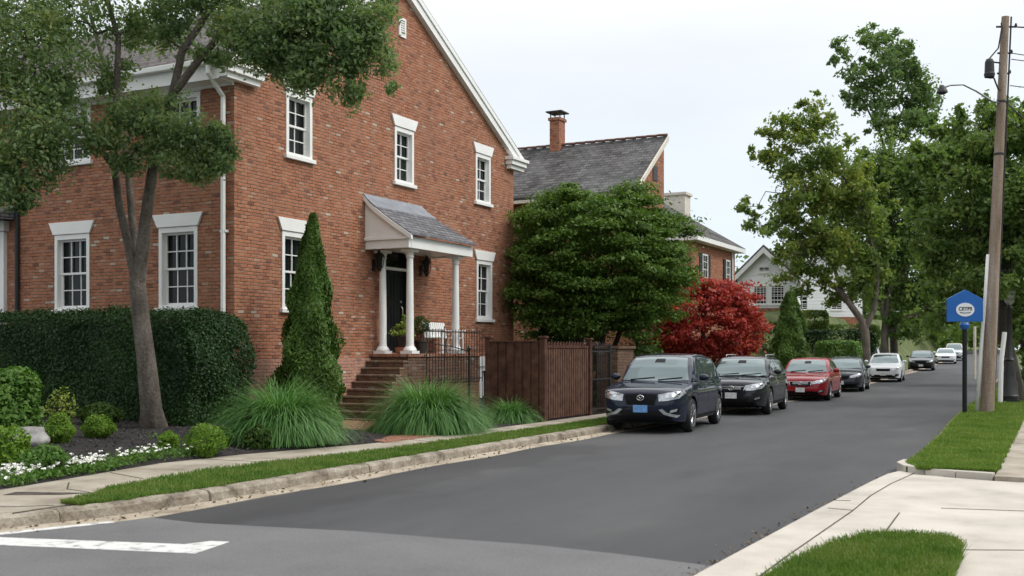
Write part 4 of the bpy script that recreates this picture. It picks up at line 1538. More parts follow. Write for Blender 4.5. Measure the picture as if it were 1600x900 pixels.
mb.prism([Vector((-24.4, A2 + 1.2, E2 + 0.98)) - o2, Vector((-24.0, A2 + 1.2, E2 + 0.98)) - o2, Vector((-22.9, B2 - 0.1, RZ2 + 0.0)) - o2, Vector((-23.5, B2 - 0.1, RZ2 + 0.0)) - o2], (0, 0, 0.05))
mb.build('flashing', M['white_far'], rf)
T2 = lambda u, v, z: (u, A2 + 0.3 - v, z)
box_window(h2, T2, -18.5, -17.0, 1.9, 3.4, 2, 2, off=o2)
T2f = lambda u, v, z: (-15 + v, u, z)
mb = MB()
mb.tbox(lambda u, v, z: tuple(Vector(T2f(u, v, z)) - o2), 41.2, 41.7, 0.003, 0.03, 8.55, 9.15)
mb.build('vent', M['black'], h2)

# hipped brick house
h3 = empty('hipped_house', (-17.0, 56.5, 0), 0, 'brick house with hipped grey roof, white eaves and dark shutters', 'house')
o3 = Vector(h3.location)
mb = MB()
mb.box(-11, 0, -4.2, 3.6, 0, 7.2)
mb.build('wall', M['brick_far'], h3)
mb = MB()
e = 0.5
zb, zp = 7.45, 10.2
x0, x1, y0, y1 = -11 - e, e, -4.2 - e, 3.6 + e
vs = [(x0, y0, zb), (x1, y0, zb), (x1, y1, zb), (x0, y1, zb), (-7.4, -0.4, zp), (-3.6, -0.4, zp)]
mb.add(vs, [(0, 1, 5, 4), (1, 2, 5), (2, 3, 4, 5), (3, 0, 4), (3, 2, 1, 0)])
mb.build('roof', M['slate'], h3)
mb = MB()
mb.box(x0, x1 - 0.02, y0 + 0.02, y1 - 0.02, 7.2, 7.44)
mb.build('eave', M['white'], h3)
mb = MB()
mb.box(-3.6, -2.4, 2.0, 3.0, zp - 1.6, zp + 0.25)
mb.box(-3.7, -2.3, 1.9, 3.1, zp + 0.251, zp + 0.4)
mb.build('chimney', M['cream'], h3)
T3 = lambda u, v, z: (-17 + v, u, z)
box_window(h3, T3, 54.0, 54.9, 5.1, 6.7, 2, 4, off=o3, shutters=True)
box_window(h3, T3, 58.2, 59.0, 5.1, 6.7, 2, 4, off=o3, shutters=True)
mb = MB()
mb.tube([(0.06, 2.9, 7.2), (0.06, 2.9, 0.2)], 0.06, 6)
mb.build('downspout', M['white'], h3)

# white gabled house on the bank
def siding_house(name, label, loc, w, dpt, zb, ze, zp, wins, rz=0.0, base=True):
    h = empty(name, loc, rz, label, 'house')
    mb = MB()
    mb.prism([Vector((-w / 2, 0, zb)), Vector((w / 2, 0, zb)), Vector((w / 2, 0, ze)), Vector((0, 0, zp)), Vector((-w / 2, 0, ze))], (0, dpt, 0))
    k = zb + 0.2
    while k < zp - 0.3:
        hw = w / 2 if k < ze else w / 2 * (zp - k) / (zp - ze)
        mb.box(-hw + 0.1, hw - 0.1, -0.025, -0.002, k, k + 0.04)
        k += 0.3
    mb.build('wall', M['white_far'], h)
    mb = MB()
    for s in (-1, 1):
        a = Vector((s * (w / 2 + 0.45), -0.45, ze - 0.3))
        b = Vector((0, -0.45, zp + 0.12))
        mb.prism([a, b, b + Vector((0, dpt + 0.9, 0)), a + Vector((0, dpt + 0.9, 0))], (0, 0, 0.16))
    mb.build('roof', M['slate'], h)
    mb = MB()
    for s in (-1, 1):
        mb.prism([Vector((s * (w / 2 + 0.45), -0.5, ze - 0.32)), Vector((0, -0.5, zp + 0.1)), Vector((0, -0.5, zp - 0.3)), Vector((s * (w / 2 + 0.45), -0.5, ze - 0.7))], (0, 0.06, 0))
    mb.build('rake_board', M['white'], h)
    for a, b, c, d, cc in wins:
        box_window(h, lambda u, v, z: (u, -v, z), a, b, c, d, cc, 4)
    if base:
        mb = MB()
        mb.box(-w / 2 - 0.05, w / 2 + 0.05, -0.06, dpt, zb - 1.0, zb - 0.002)
        mb.build('base', M['brick_far'], h)
    return h


siding_house('gabled_house', 'white clapboard house with steep front gable behind the red maple', (-19.4, 76, 0), 3.7, 8, 4.7, 7.0, 8.85, [(-0.75, 0.2, 4.95, 6.3, 4), (0.45, 1.4, 4.95, 6.3, 4), (-0.4, 0.4, 7.2, 7.65, 2)], R(8))
siding_house('white_house', 'white house with grey roof glimpsed through the roadside trees', (-19.5, 95, 0), 7.5, 9, 4.6, 7.8, 10.6, [(1.0, 2.0, 5.2, 6.8, 2), (-2.0, -1.0, 5.2, 6.8, 2)], R(30))

# ================================================================== vehicles
def smooth_interp(keys, y):
    ks = sorted(keys)
    return float(np.interp(y, [k[0] for k in ks], [k[1] for k in ks]))


def bvh_of(o):
    me = o.data
    return BVHTree.FromPolygons([v.co.copy() for v in me.vertices], [tuple(p.vertices) for p in me.polygons])


def patch(name, poly, frame, bvh, mat, parent, off=0.008, cuts=5, thick=0.012, mirror=False):
    """a fitted panel: a 2D outline pressed onto the bodywork along a direction.
    frame = (origin, u axis, v axis, ray direction)"""
    objs = []
    o0, ua, va, dr = [Vector(a) for a in frame]
    bm = bmesh.new()
    vs = [bm.verts.new((p[0], p[1], 0)) for p in poly]
    bm.faces.new(vs)
    bmesh.ops.triangulate(bm, faces=bm.faces[:])
    bmesh.ops.subdivide_edges(bm, edges=bm.edges[:], cuts=cuts, use_grid_fill=True)
    dead = []
    for v in bm.verts:
        q = o0 + ua * v.co.x + va * v.co.y
        hit = bvh.ray_cast(q, dr, 20)
        if hit[0] is None:
            dead.append(v)
            continue
        n = hit[1]
        if n.dot(dr) > 0:
            n = -n
        v.co = hit[0] + (n * 0.6 - dr * 0.4).normalized() * off
    bmesh.ops.delete(bm, geom=dead, context='VERTS')
    if not bm.faces:
        bm.free()
        return None
    bmesh.ops.recalc_face_normals(bm, faces=bm.faces[:])
    for f in bm.faces:
        if f.normal.dot(dr) > 0:
            f.normal_flip()
    ret = bmesh.ops.extrude_face_region(bm, geom=bm.faces[:])
    for g in ret['geom']:
        if isinstance(g, bmesh.types.BMVert):
            g.co -= dr * 0.0
    # push the original sheet inwards so the panel has a rim
    newv = {g for g in ret['geom'] if isinstance(g, bmesh.types.BMVert)}
    for v in bm.verts:
        if v not in newv:
            v.co += dr * thick
    bmesh.ops.recalc_face_normals(bm, faces=bm.faces[:])
    me = bpy.data.meshes.new(name)
    bm.to_mesh(me)
    bm.free()
    me.materials.append(mat)
    me.polygons.foreach_set('use_smooth', [True] * len(me.polygons))
    o = link(bpy.data.objects.new(name, me), parent)
    md = o.modifiers.new('split', 'EDGE_SPLIT')
    md.split_angle = R(40)
    return o


def loft_half(mb, stations):
    n = len(stations[0])
    base = len(mb.v)
    full = []
    for y, prof in stations:
        full.append([(x, y, z) for x, z in prof] + [(-x, y, z) for x, z in prof[-2:0:-1]])
    m = len(full[0])
    for r in full:
        mb.v += r
    for i in range(len(full) - 1):
        for k in range(m):
            a, b = base + i * m + k, base + i * m + (k + 1) % m
            mb.f.append((a, b, b + m, a + m))
    mb.f.append(tuple(base + k for k in range(m)))
    e = base + (len(full) - 1) * m
    mb.f.append(tuple(e + k for k in range(m)))


def loft(mb, stations):
    loft_half(mb, [(y, p) for y, p in stations])


SUV = dict(L=4.66, W=1.86, H=1.65, wb=2.80, fo=0.90, r=0.36, sill=0.25, belt=1.06, nose=0.88, hood=1.04, wsb=-1.16, wst=-0.36, rt=1.45, rb=2.12, kind='suv')
HATCH = dict(L=4.30, W=1.80, H=1.50, wb=2.62, fo=0.86, r=0.32, sill=0.21, belt=0.98, nose=0.78, hood=0.96, wsb=-1.08, wst=-0.22, rt=1.40, rb=1.98, kind='hatch')
SEDAN = dict(L=4.70, W=1.82, H=1.45, wb=2.76, fo=0.93, r=0.325, sill=0.2, belt=0.94, nose=0.74, hood=0.93, wsb=-1.02, wst=-0.20, rt=0.95, rb=1.72, kind='sedan')
VAN = dict(L=4.75, W=1.86, H=1.72, wb=2.85, fo=0.92, r=0.34, sill=0.24, belt=1.08, nose=0.86, hood=1.05, wsb=-1.3, wst=-0.5, rt=1.85, rb=2.25, kind='suv')


def make_car(label, S, paint_mat, loc, yaw, group='cars parked along the left kerb', detail=2, grille='plain', plate=None, top_mat=None, roofrack=False):
    root = empty('parked_car', loc, yaw, label, 'car', group)
    L, W, H = S['L'], S['W'], S['H']
    f, b = -L / 2, L / 2
    ywf = f + S['fo']
    ywr = ywf + S['wb']
    r = S['r']
    zc, Ra = r, r * 1.16
    hw = W / 2
    belt, nose, hood, sill = S['belt'], S['nose'], S['hood'], S['sill']
    sed = S['kind'] == 'sedan'
    topk = [(f, nose - 0.20), (f + 0.03, nose - 0.07), (f + 0.10, nose + 0.0), (f + 0.28, nose + 0.055), (f + 0.6, hood - 0.07), (S['wsb'] + 0.06, hood), (S['wsb'] + 0.3, belt), (0.8, belt + 0.03), (S['rb'] - 0.05, belt + 0.06), (b - 0.12, belt + (0.03 if sed else -0.0)), (b - 0.03, belt - 0.06), (b, belt - 0.2)]
    wk = [(f, hw * 0.66), (f + 0.03, hw * 0.74), (f + 0.09, hw * 0.82), (f + 0.2, hw * 0.895), (f + 0.42, hw * 0.955), (f + 0.8, hw * 0.99), (f + 1.4, hw), (b - 1.2, hw), (b - 0.6, hw * 0.975), (b - 0.25, hw * 0.92), (b - 0.08, hw * 0.84), (b, hw * 0.72)]
    botk = [(f, sill + 0.14), (f + 0.05, sill + 0.03), (f + 0.2, sill), (b - 0.4, sill), (b - 0.1, sill + 0.08), (b, sill + 0.2)]
    ysn = list(np.arange(f + 0.15, b - 0.1, 0.09)) + [f, f + 0.015, f + 0.03, f + 0.06, f + 0.1, b - 0.09, b - 0.05, b - 0.02, b]
    for yw in (ywf, ywr):
        ysn = [y for y in ysn if not (yw - Ra - 0.03 < y < yw + Ra + 0.03)]
        ysn += [yw - Ra - 0.002, yw + Ra + 0.002]
        ysn += [yw - Ra * math.cos(math.pi * k / 14) for k in range(15)]
    ysn = sorted(ysn)

    def side(z):
        t = z
        return float(np.interp(t, [0.15, sill + 0.05, 0.42, 0.62, belt - 0.18, belt - 0.03, belt + 0.1], [0.93, 0.965, 0.985, 1.0, 0.995, 0.965, 0.92]))

    st = []
    for y in ysn:
        zt, w, zb = smooth_interp(topk, y), smooth_interp(wk, y), smooth_interp(botk, y)
        for yw in (ywf, ywr):
            if abs(y - yw) < Ra:
                zb = max(zb, zc + math.sqrt(max(0, Ra * Ra - (y - yw) ** 2)))
        zs_ = np.linspace(zb, max(zb + 0.02, zt - 0.045), 9)
        prof = [(0, zb), (w * 0.6, zb), (w * side(zb) - 0.025, zb)]
        prof += [(w * side(z), z) for z in zs_]
        prof += [(w * side(zt) - 0.035, zt - 0.008), (w * 0.80, zt + 0.008), (w * 0.45, zt + 0.026), (0, zt + 0.034)]
        st.append((y, prof))
    mb = MB()
    loft(mb, st)
    # greenhouse
    cab = []
    wsb, wst, rt, rb = S['wsb'], S['wst'], S['rt'], S['rb']
    zbase = belt - 0.05
    rk_ = [(wsb, hood - 0.03), (wsb + (wst - wsb) * 0.5, hood + (H - hood) * 0.56), (wst - 0.05, H - 0.055), (wst + 0.12, H - 0.025), (wst + 0.7, H), (rt - 0.5, H - 0.012), (rt, H - 0.06), (rb, belt + 0.03)]
    if not sed:
        rk_.insert(-1, (rt + (rb - rt) * 0.35, H - 0.13))
    wb_, wr_ = hw * 0.945, hw * 0.70
    for y in sorted(set(list(np.linspace(wsb, wst + 0.12, 14)) + list(np.linspace(wst + 0.2, rt - 0.1, 14)) + list(np.linspace(rt, rb, 12)))):
        zt = max(zbase + 0.02, smooth_interp(rk_, y))
        plan = min(1.0, 0.86 + 0.14 * min(1, (y - wsb) / 0.5), 0.9 + 0.1 * min(1, max(0, (rb - y)) / 0.5))
        wx = lambda z: (wb_ + (wr_ - wb_) * max(0, (z - belt)) / (H - belt)) * plan
        zs_ = np.linspace(zbase, max(zbase + 0.01, zt - 0.05), 7)
        prof = [(0, zbase)] + [(wx(z), z) for z in zs_] + [(wx(zt) - 0.02, zt - 0.018), (wx(zt) - 0.07, zt), (wx(zt) * 0.55, zt + 0.018), (0, zt + 0.026)]
        cab.append((y, prof))
    mc = MB()
    loft(mc, cab)
    # tops seen by the fitted panels
    body = mb.build('body', paint_mat, root)
    shade_auto(body, 32)
    cabin = mc.build('cabin', top_mat or paint_mat, root)
    shade_auto(cabin, 32)
    bb, cb_ = bvh_of(body), bvh_of(cabin)
    FR = ((0, -6, 0), (1, 0, 0), (0, 0, 1), (0, 1, 0))
    RR = ((0, 6, 0), (1, 0, 0), (0, 0, 1), (0, -1, 0))
    SL = ((4, 0, 0), (0, 1, 0), (0, 0, 1), (-1, 0, 0))
    SR = ((-4, 0, 0), (0, 1, 0), (0, 0, 1), (1, 0, 0))
    G, P, K = M['car_glass'], paint_mat, M['trim_black']
    mir = lambda poly: [(-x, z) for x, z in poly][::-1]
    # glass
    zt, zb = H - 0.085, hood + 0.045
    wbt, wtp = wb_ * 0.84, wr_ * 0.90
    ws = [(-wbt, zb), (-wbt * 0.5, zb - 0.015), (0, zb - 0.02), (wbt * 0.5, zb - 0.015), (wbt, zb), (wtp, zt), (wtp * 0.5, zt + 0.018), (0, zt + 0.022), (-wtp * 0.5, zt + 0.018), (-wtp, zt)]
    patch('windshield', ws, FR, cb_, G, root, 0.012, 7)
    if detail > 1:
        for x0, x1 in ((-wbt * 0.75, -wbt * 0.02), (wbt * 0.1, wbt * 0.8)):
            wp = []
            for k in range(6):
                q = cb_.ray_cast(Vector((x0 + (x1 - x0) * k / 5, -6, zb + 0.0 + 0.055 * k / 5)), Vector((0, 1, 0)), 12)[0]
                if q:
                    wp.append(q + Vector((0, -0.022, 0.012)))
            if len(wp) > 2:
                q_ = MB()
                q_.tube(wp, 0.009, 5)
                q_.build('wiper', K, root)
        patch('inner_mirror', [(-0.12, zt - 0.10), (0.12, zt - 0.10), (0.10, zt - 0.02), (-0.10, zt - 0.02)], FR, cb_, K, root, 0.016, 2, 0.003)
    patch('rear_window', [(-wbt * 0.85, belt + 0.1), (wbt * 0.85, belt + 0.1), (wtp * 0.85, H - 0.11), (-wtp * 0.85, H - 0.11)], RR, cb_, G, root, 0.004)
    g0, g1 = belt + 0.05, H - 0.085
    k_ = (wst - wsb) / (H - hood)
    yf0 = wsb + (g0 - hood) * k_ + 0.2
    yf1 = wst + 0.13
    yb = (ywf + ywr) / 2 + 0.12
    yr0, yr1 = min(rb - 0.28, ywr + 0.42), min(rt - 0.02, rb - 0.3)
    w_front = [(yf0, g0), (yb - 0.05, g0), (yb - 0.03, g1), (yf1, g1 - 0.005), (yf0 + (yf1 - yf0) * 0.5, g0 + (g1 - g0) * 0.56)]
    w_rear = [(yb + 0.05, g0), (yr0, g0 + 0.015), (yr1, g1 - 0.03), (yb + 0.07, g1)]
    for s in (SL, SR):
        patch('side_window', w_front, s, cb_, G, root, 0.004, 2)
        patch('side_window', w_rear, s, cb_, G, root, 0.004, 2)
    # lamps and fascia
    nz0 = nose
    hl = [(hw * 0.45, nz0 - 0.16), (hw * 0.80, nz0 - 0.12), (hw * 0.925, nz0 - 0.02), (hw * 0.90, nz0 + 0.02), (hw * 0.62, nz0 - 0.03), (hw * 0.42, nz0 - 0.08)]
    if S['kind'] == 'suv':
        hl = [(hw * 0.42, nz0 - 0.20), (hw * 0.62, nz0 - 0.185), (hw * 0.85, nz0 - 0.135), (hw * 0.945, nz0 - 0.03), (hw * 0.92, nz0 + 0.025), (hw * 0.62, nz0 - 0.02), (hw * 0.40, nz0 - 0.06)]
    lampbase = M['lamp_glass']
    for pl in (hl, mir(hl)):
        h = patch('headlight', pl, FR, bb, lampbase, root, 0.006, 3)
        if h is not None and detail > 1:
            cxl = sum(p[0] for p in pl) / len(pl)
            czl = sum(p[1] for p in pl) / len(pl)
            for dx in (-0.07, 0.07):
                ring = [(cxl + dx + 0.048 * math.cos(a), czl + (0.01 if dx * cxl > 0 else -0.008) + 0.036 * math.sin(a)) for a in [k * math.pi / 6 for k in range(12)]]
                patch('projector', ring, FR, bb, M['chrome'], h, 0.012, 1)
    if grille == 'mesh':
        gp = [(-hw * 0.36, nz0 - 0.06), (-hw * 0.385, nz0 - 0.12), (-hw * 0.30, nz0 - 0.27), (hw * 0.30, nz0 - 0.27), (hw * 0.385, nz0 - 0.12), (hw * 0.36, nz0 - 0.06), (0, nz0 - 0.045)]
    elif grille == 'wing':
        gp = [(-hw * 0.40, nz0 - 0.1), (-hw * 0.34, nz0 - 0.2), (0, nz0 - 0.24), (hw * 0.34, nz0 - 0.2), (hw * 0.40, nz0 - 0.1), (0, nz0 - 0.08)]
    else:
        gp = [(-hw * 0.40, nz0 - 0.08), (-hw * 0.36, nz0 - 0.21), (hw * 0.36, nz0 - 0.21), (hw * 0.40, nz0 - 0.08)]
    big = [(x * 1.07, (z - (nz0 - 0.16)) * 1.12 + nz0 - 0.16) for x, z in gp]
    gr0 = patch('grille', gp, FR, bb, K, root, 0.012, 3)
    if detail > 1:
        if grille == 'mesh':
            patch('grille_surround', big, FR, bb, paint_mat, root, 0.006, 3)
        else:
            patch('grille_surround', big, FR, bb, M['chrome'], root, 0.006, 3)
        for k in range(4):
            z = nz0 - 0.1 - 0.045 * k
            patch('grille_bar', [(-hw * 0.29, z), (-hw * 0.29, z - 0.012), (hw * 0.29, z - 0.012), (hw * 0.29, z)], FR, bb, M['trim_black'] if grille == 'mesh' else M['chrome'], gr0 or root, 0.02, 2, 0.004)
    low = [(-hw * 0.52, nz0 - 0.40), (-hw * 0.44, nz0 - 0.50), (hw * 0.44, nz0 - 0.50), (hw * 0.52, nz0 - 0.40)]
    patch('lower_intake', low, FR, bb, K, root, 0.006, 3)
    patch('bumper_lip', [(-hw * 0.72, sill + 0.07), (-hw * 0.55, sill + 0.015), (hw * 0.55, sill + 0.015), (hw * 0.72, sill + 0.07), (hw * 0.6, sill + 0.12), (-hw * 0.6, sill + 0.12)], FR, bb, K, root, 0.008, 3)
    for sg in (-1, 1):
        fg = [(hw * 0.60, nz0 - 0.50), (hw * 0.84, nz0 - 0.45), (hw * 0.86, nz0 - 0.32), (hw * 0.66, nz0 - 0.38)]
        fl = [(hw * 0.66, nz0 - 0.44), (hw * 0.80, nz0 - 0.405), (hw * 0.82, nz0 - 0.35), (hw * 0.68, nz0 - 0.385)]
        m_ = (lambda p: p) if sg > 0 else mir
        fgo = patch('fog_lamp', m_(fg), FR, bb, K, root, 0.006, 2)
        if detail > 1 and fgo is not None:
            patch('fog_glass', m_(fl), FR, bb, M['lamp_glass'] if S['kind'] != 'suv' or grille == 'mesh' else M['chrome'], fgo, 0.014, 2)
            if grille == 'mesh':
                sw = [(hw * 0.42, nz0 - 0.375), (hw * 0.54, nz0 - 0.47), (hw * 0.80, nz0 - 0.535), (hw * 0.86, nz0 - 0.49), (hw * 0.60, nz0 - 0.43), (hw * 0.50, nz0 - 0.355)]
                patch('bumper_trim', m_(sw), FR, bb, M['metal_grey'], root, 0.012, 3)
    if detail > 0:
        zpl = nz0 - 0.36 if grille != 'wing' else nz0 - 0.33
        mbp = MB()
        hit = bb.ray_cast(Vector((0, -6, zpl)), Vector((0, 1, 0)), 10)
        yp = (hit[0].y if hit[0] else f) - 0.03
        mbp.box(-0.155, 0.155, yp, yp + 0.012, zpl - 0.078, zpl + 0.078)
        mbp.build('number_plate', M[plate or 'plate_white'], root, bevel=0.008)
        if detail > 1:
            me_ = MB()
            ze = nz0 - 0.13
            hit = bb.ray_cast(Vector((0, -6, ze)), Vector((0, 1, 0)), 10)
            ye = (hit[0].y if hit[0] else f) - 0.022
            pts = [(0.072 * math.cos(a), ye, ze + 0.052 * math.sin(a)) for a in [k * math.pi / 12 for k in range(25)]]
            me_.tube(pts, 0.010, 6, cap=False)
            if grille == 'mesh':
                me_.tube([(-0.05, ye, ze + 0.022), (-0.018, ye, ze + 0.012), (0, ye, ze - 0.03), (0.018, ye, ze + 0.012), (0.05, ye, ze + 0.022)], 0.009, 6)
            me_.build('emblem', M['chrome'], root, smooth=True)
    # under floor and wheels
    mu = MB()
    mu.box(-hw * 0.74, hw * 0.74, f + 0.3, b - 0.3, sill - 0.05, sill + 0.55)
    mu.build('underbody', K, root)
    for sg in (-1, 1):
        for yw in (ywf, ywr):
            tw = 0.215
            xo = sg * (hw - 0.015)
            xi = sg * (hw - 0.015 - tw)
            lo, hi = min(xo, xi), max(xo, xi)
            t = MB()
            ri = r * 0.66
            t.lathe([(ri, lo), (r - 0.03, lo), (r - 0.006, lo + 0.03), (r, lo + 0.06), (r, hi - 0.06), (r - 0.006, hi - 0.03), (r - 0.03, hi), (ri, hi)], (0, yw, r), 28, 'X')
            wh = shade_auto(t.build('wheel', M['tyre'], root))
            q = MB()
            xf = xo - sg * 0.028
            q.lathe([(ri * 1.01, xo - sg * 0.10), (ri * 1.02, xo + sg * 0.003), (ri * 0.90, xo + sg * 0.003), (ri * 0.87, xo - sg * 0.03), (ri * 0.86, xo - sg * 0.09)], (0, yw, r), 28, 'X')
            nsp = 5
            for k in range(nsp):
                for da in (-0.17, 0.17):
                    a = 2 * math.pi * k / nsp + 0.3
                    p0 = Vector((xf, yw + math.cos(a + da * 1.4) * ri * 0.2, r + math.sin(a + da * 1.4) * ri * 0.2))
                    p1 = Vector((xf + sg * 0.012, yw + math.cos(a + da) * ri * 0.89, r + math.sin(a + da) * ri * 0.89))
                    q.tube([p0, p1], [0.03, 0.024], 6)
            q.lathe([(ri * 0.24, xf - sg * 0.02), (ri * 0.24, xf + sg * 0.02), (ri * 0.1, xf + sg * 0.03)], (0, yw, r), 14, 'X')
            q.build('rim', M['rim'], wh)
            d_ = MB()
            d_.lathe([(ri * 0.84, xo - sg * 0.088), (ri * 0.84, xo - sg * 0.08)], (0, yw, r), 20, 'X')
            d_.build('brake_disc', K, wh)
    # mirrors, handles, seams
    for sg in (-1, 1):
        bm = bmesh.new()
        bmesh.ops.create_uvsphere(bm, u_segments=14, v_segments=8, radius=1)
        ym = wsb + 0.42
        for v in bm.verts:
            v.co = Vector((sg * (hw + 0.07) + v.co.x * 0.115, ym + v.co.y * (0.07 if v.co.y < 0 else 0.04), belt + 0.09 + v.co.z * 0.075))
        me_ = bpy.data.meshes.new('wing_mirror')
        bm.to_mesh(me_)
        bm.free()
        me_.polygons.foreach_set('use_smooth', [True] * len(me_.polygons))
        me_.materials.append(paint_mat)
        link(bpy.data.objects.new('wing_mirror', me_), root)
        s = SL if sg > 0 else SR
        if detail > 0:
            for y in (ywf + Ra + 0.05, yb, ywr - Ra * 0.4):
                patch('door_seam', [(y, sill + 0.14 if abs(y - ywr) > Ra else belt - 0.3), (y + 0.012, sill + 0.14 if abs(y - ywr) > Ra else belt - 0.3), (y + 0.012, belt - 0.02), (y, belt - 0.02)], s, bb, K, root, 0.002, 2, 0.004)
            for y in (yb - 0.3, ywr - 0.22):
                patch('door_handle', [(y, belt - 0.13), (y + 0.19, belt - 0.125), (y + 0.19, belt - 0.095), (y, belt - 0.1)], s, bb, M['chrome'] if grille == 'mesh' else paint_mat, root, 0.03, 1, 0.02)
            patch('window_trim', [(yf0 - 0.05, g0 - 0.03), (yr0 + 0.05, g0 - 0.025), (yr0 + 0.05, g0 - 0.01), (yf0 - 0.05, g0 - 0.014)], s, cb_, M['chrome'] if S['kind'] != 'hatch' else K, root, 0.006, 2, 0.006)
            patch('sill_trim', [(ywf + Ra + 0.04, sill + 0.015), (ywr - Ra - 0.04, sill + 0.015), (ywr - Ra - 0.04, sill + 0.10), (ywf + Ra + 0.04, sill + 0.10)], s, bb, K, root, 0.006, 2)
    for sg in (-1, 1):
        m_ = (lambda p: p) if sg > 0 else mir
        tl = [(hw * 0.62, belt - 0.22), (hw * 0.9, belt - 0.22), (hw * 0.88, belt - 0.06), (hw * 0.62, belt - 0.06)]
        patch('tail_light', m_(tl), RR, bb, M['tail'], root, 0.008, 2)
    if roofrack:
        for sg in (-1, 1):
            q = MB()
            q.tube([(sg * wr_ * 0.86, wst + 0.25, H + 0.0), (sg * wr_ * 0.86, wst + 0.33, H + 0.05), (sg * wr_ * 0.86, rt - 0.2, H + 0.045), (sg * wr_ * 0.86, rt - 0.08, H - 0.01)], 0.016, 6)
            q.build('roof_rail', M['metal_grey'], root)
    return root


M['tail'] = plain('tail_lamp', (0.25, 0.01, 0.01), 0.2, spec=0.7)
P_NAVY = paint('navy_paint', (0.006, 0.010, 0.026))
P_CHAR = paint('charcoal_paint', (0.012, 0.014, 0.018))
P_RED = paint('red_paint', (0.28, 0.008, 0.014))
P_STEEL = paint('steel_paint', (0.025, 0.03, 0.04))
P_WHITE = paint('white_paint_car', (0.66, 0.68, 0.70))
P_BLACK = paint('black_paint', (0.014, 0.014, 0.016))
P_SILVER = paint('silver_paint', (0.52, 0.54, 0.56))
P_TAN = paint('tan_paint', (0.42, 0.38, 0.31))


def car_at(S, wx, wy, yaw_deg, **k):
    """place by the road-side front wheel's footprint (car faces -y, road side = +x)"""
    hw = S['W'] / 2 - 0.1
    ywf = -S['L'] / 2 + S['fo']
    a = R(yaw_deg)
    dx, dy = hw * math.cos(a) - ywf * math.sin(a), hw * math.sin(a) + ywf * math.cos(a)
    x, y = wx - dx, wy - dy
    return make_car(loc=(x, y, zr(y) + 0.004), yaw=a, S=S, **k)


car_at(SUV, -7.33, 22.4, 5.5, label='navy crossover with blue number plate, first in the row by the kerb', paint_mat=P_NAVY, grille='mesh', plate='plate_blue')
car_at(dict(SUV, L=4.6, H=1.56, hood=1.0, nose=0.86), -7.43, 29.5, 5, label='dark charcoal wagon parked between the navy crossover and the red sedan', paint_mat=P_CHAR, grille='wing', roofrack=True)
car_at(SEDAN, -7.62, 38.6, 4.0, label='bright red sedan in the row of parked cars', paint_mat=P_RED, grille='plain')
car_at(dict(SEDAN, H=1.42), -7.92, 47.2, 5.0, label='steel grey sedan parked just behind the red sedan', paint_mat=P_STEEL, detail=1)
car_at(HATCH, -8.2, 60.4, 4.5, label='white hatchback with dark grille, between the grey and black sedans', paint_mat=P_WHITE, detail=1)
car_at(SEDAN, -9.2, 84.5, 5.0, label='black sedan parked between two white cars far up the street', paint_mat=P_BLACK, detail=1)
car_at(dict(SEDAN, H=1.4), -9.6, 105.5, 5.0, label='small looking white sedan behind the black one near the crest', paint_mat=P_WHITE, detail=0)
car_at(VAN, -10.0, 118.0, 5.0, label='pale tall van with tan roof, last in the row up the hill', paint_mat=P_SILVER, detail=0, top_mat=P_TAN)
make_car('white minivan mostly hidden behind the white hatchback', VAN, P_WHITE, (-12.0, 73.5, zr(73) + 0.1), R(6), None, 0)
make_car('white van under the low branches left of the black sedan', VAN, P_WHITE, (-13.2, 82.0, zr(82) + 0.1), R(6), None, 0)

# ================================================================== sign, pole, lamp post
si = empty('street_sign', (-2.52, 30.14, 0.03), R(27), 'blue house shaped sign with white oval lettering on a black post', 'sign')
mb = MB()
mb.tube([(0, 0, -0.1), (0, 0, 2.42)], 0.058, 14)
mb.lathe([(0.10, 0.0), (0.10, 0.05), (0.072, 0.07)], n=14)
shade_auto(mb.build('post', M['sign_black'], si))
mb = MB()
mb.lathe([(0.075, 2.25), (0.11, 2.31), (0.12, 2.37), (0.09, 2.43)], n=14)
shade_auto(mb.build('collar', M['blue'], si))
mb = MB()
sw, s0, s1, s2 = 0.46, 2.45, 3.03, 3.27
mb.prism([Vector((-sw, -0.03, s0)), Vector((sw, -0.03, s0)), Vector((sw, -0.03, s1)), Vector((0, -0.03, s2)), Vector((-sw, -0.03, s1))], (0, 0.06, 0))
pn = mb.build('sign_panel', M['blue'], si, bevel=0.006)
mb = MB()
n = 28
mb.prism([Vector((0.235 * math.cos(2 * math.pi * k / n), -0.038, 2.755 + 0.175 * math.sin(2 * math.pi * k / n))) for k in range(n)], (0, 0.007, 0))
mb.build('oval', M['sign_white'], pn)


def lettering(txt, size, x, z, y, mat, parent, shear=0.0):
    cu = bpy.data.curves.new('lettering', 'FONT')
    cu.body = txt
    cu.size = size
    cu.align_x = 'CENTER'
    cu.align_y = 'CENTER'
    cu.extrude = 0.002
    cu.offset = 0.004
    cu.shear = shear
    o = bpy.data.objects.new('lettering', cu)
    o.location = (x, y, z)
    o.rotation_euler = (R(90), 0, 0)
    me = bpy.data.meshes.new_from_object(o)
    me.materials.clear()
    me.materials.append(mat)
    m = bpy.data.objects.new('lettering', me)
    m.location = o.location
    m.rotation_euler = o.rotation_euler
    bpy.data.objects.remove(o)
    return link(m, parent)


lt = lettering('CETP5', 0.125, 0.0, 2.775, -0.0405, M['ink'], pn, 0.1)
mb = MB()
for k in range(9):
    t = -1 + 2 * k / 8
    z = 2.672 + 0.012 * t * t
    mb.box(0.125 * t - 0.012, 0.125 * t + 0.010, -0.0425, -0.0385, z - 0.012, z + 0.012)
mb.build('lettering_line', M['ink'], pn)

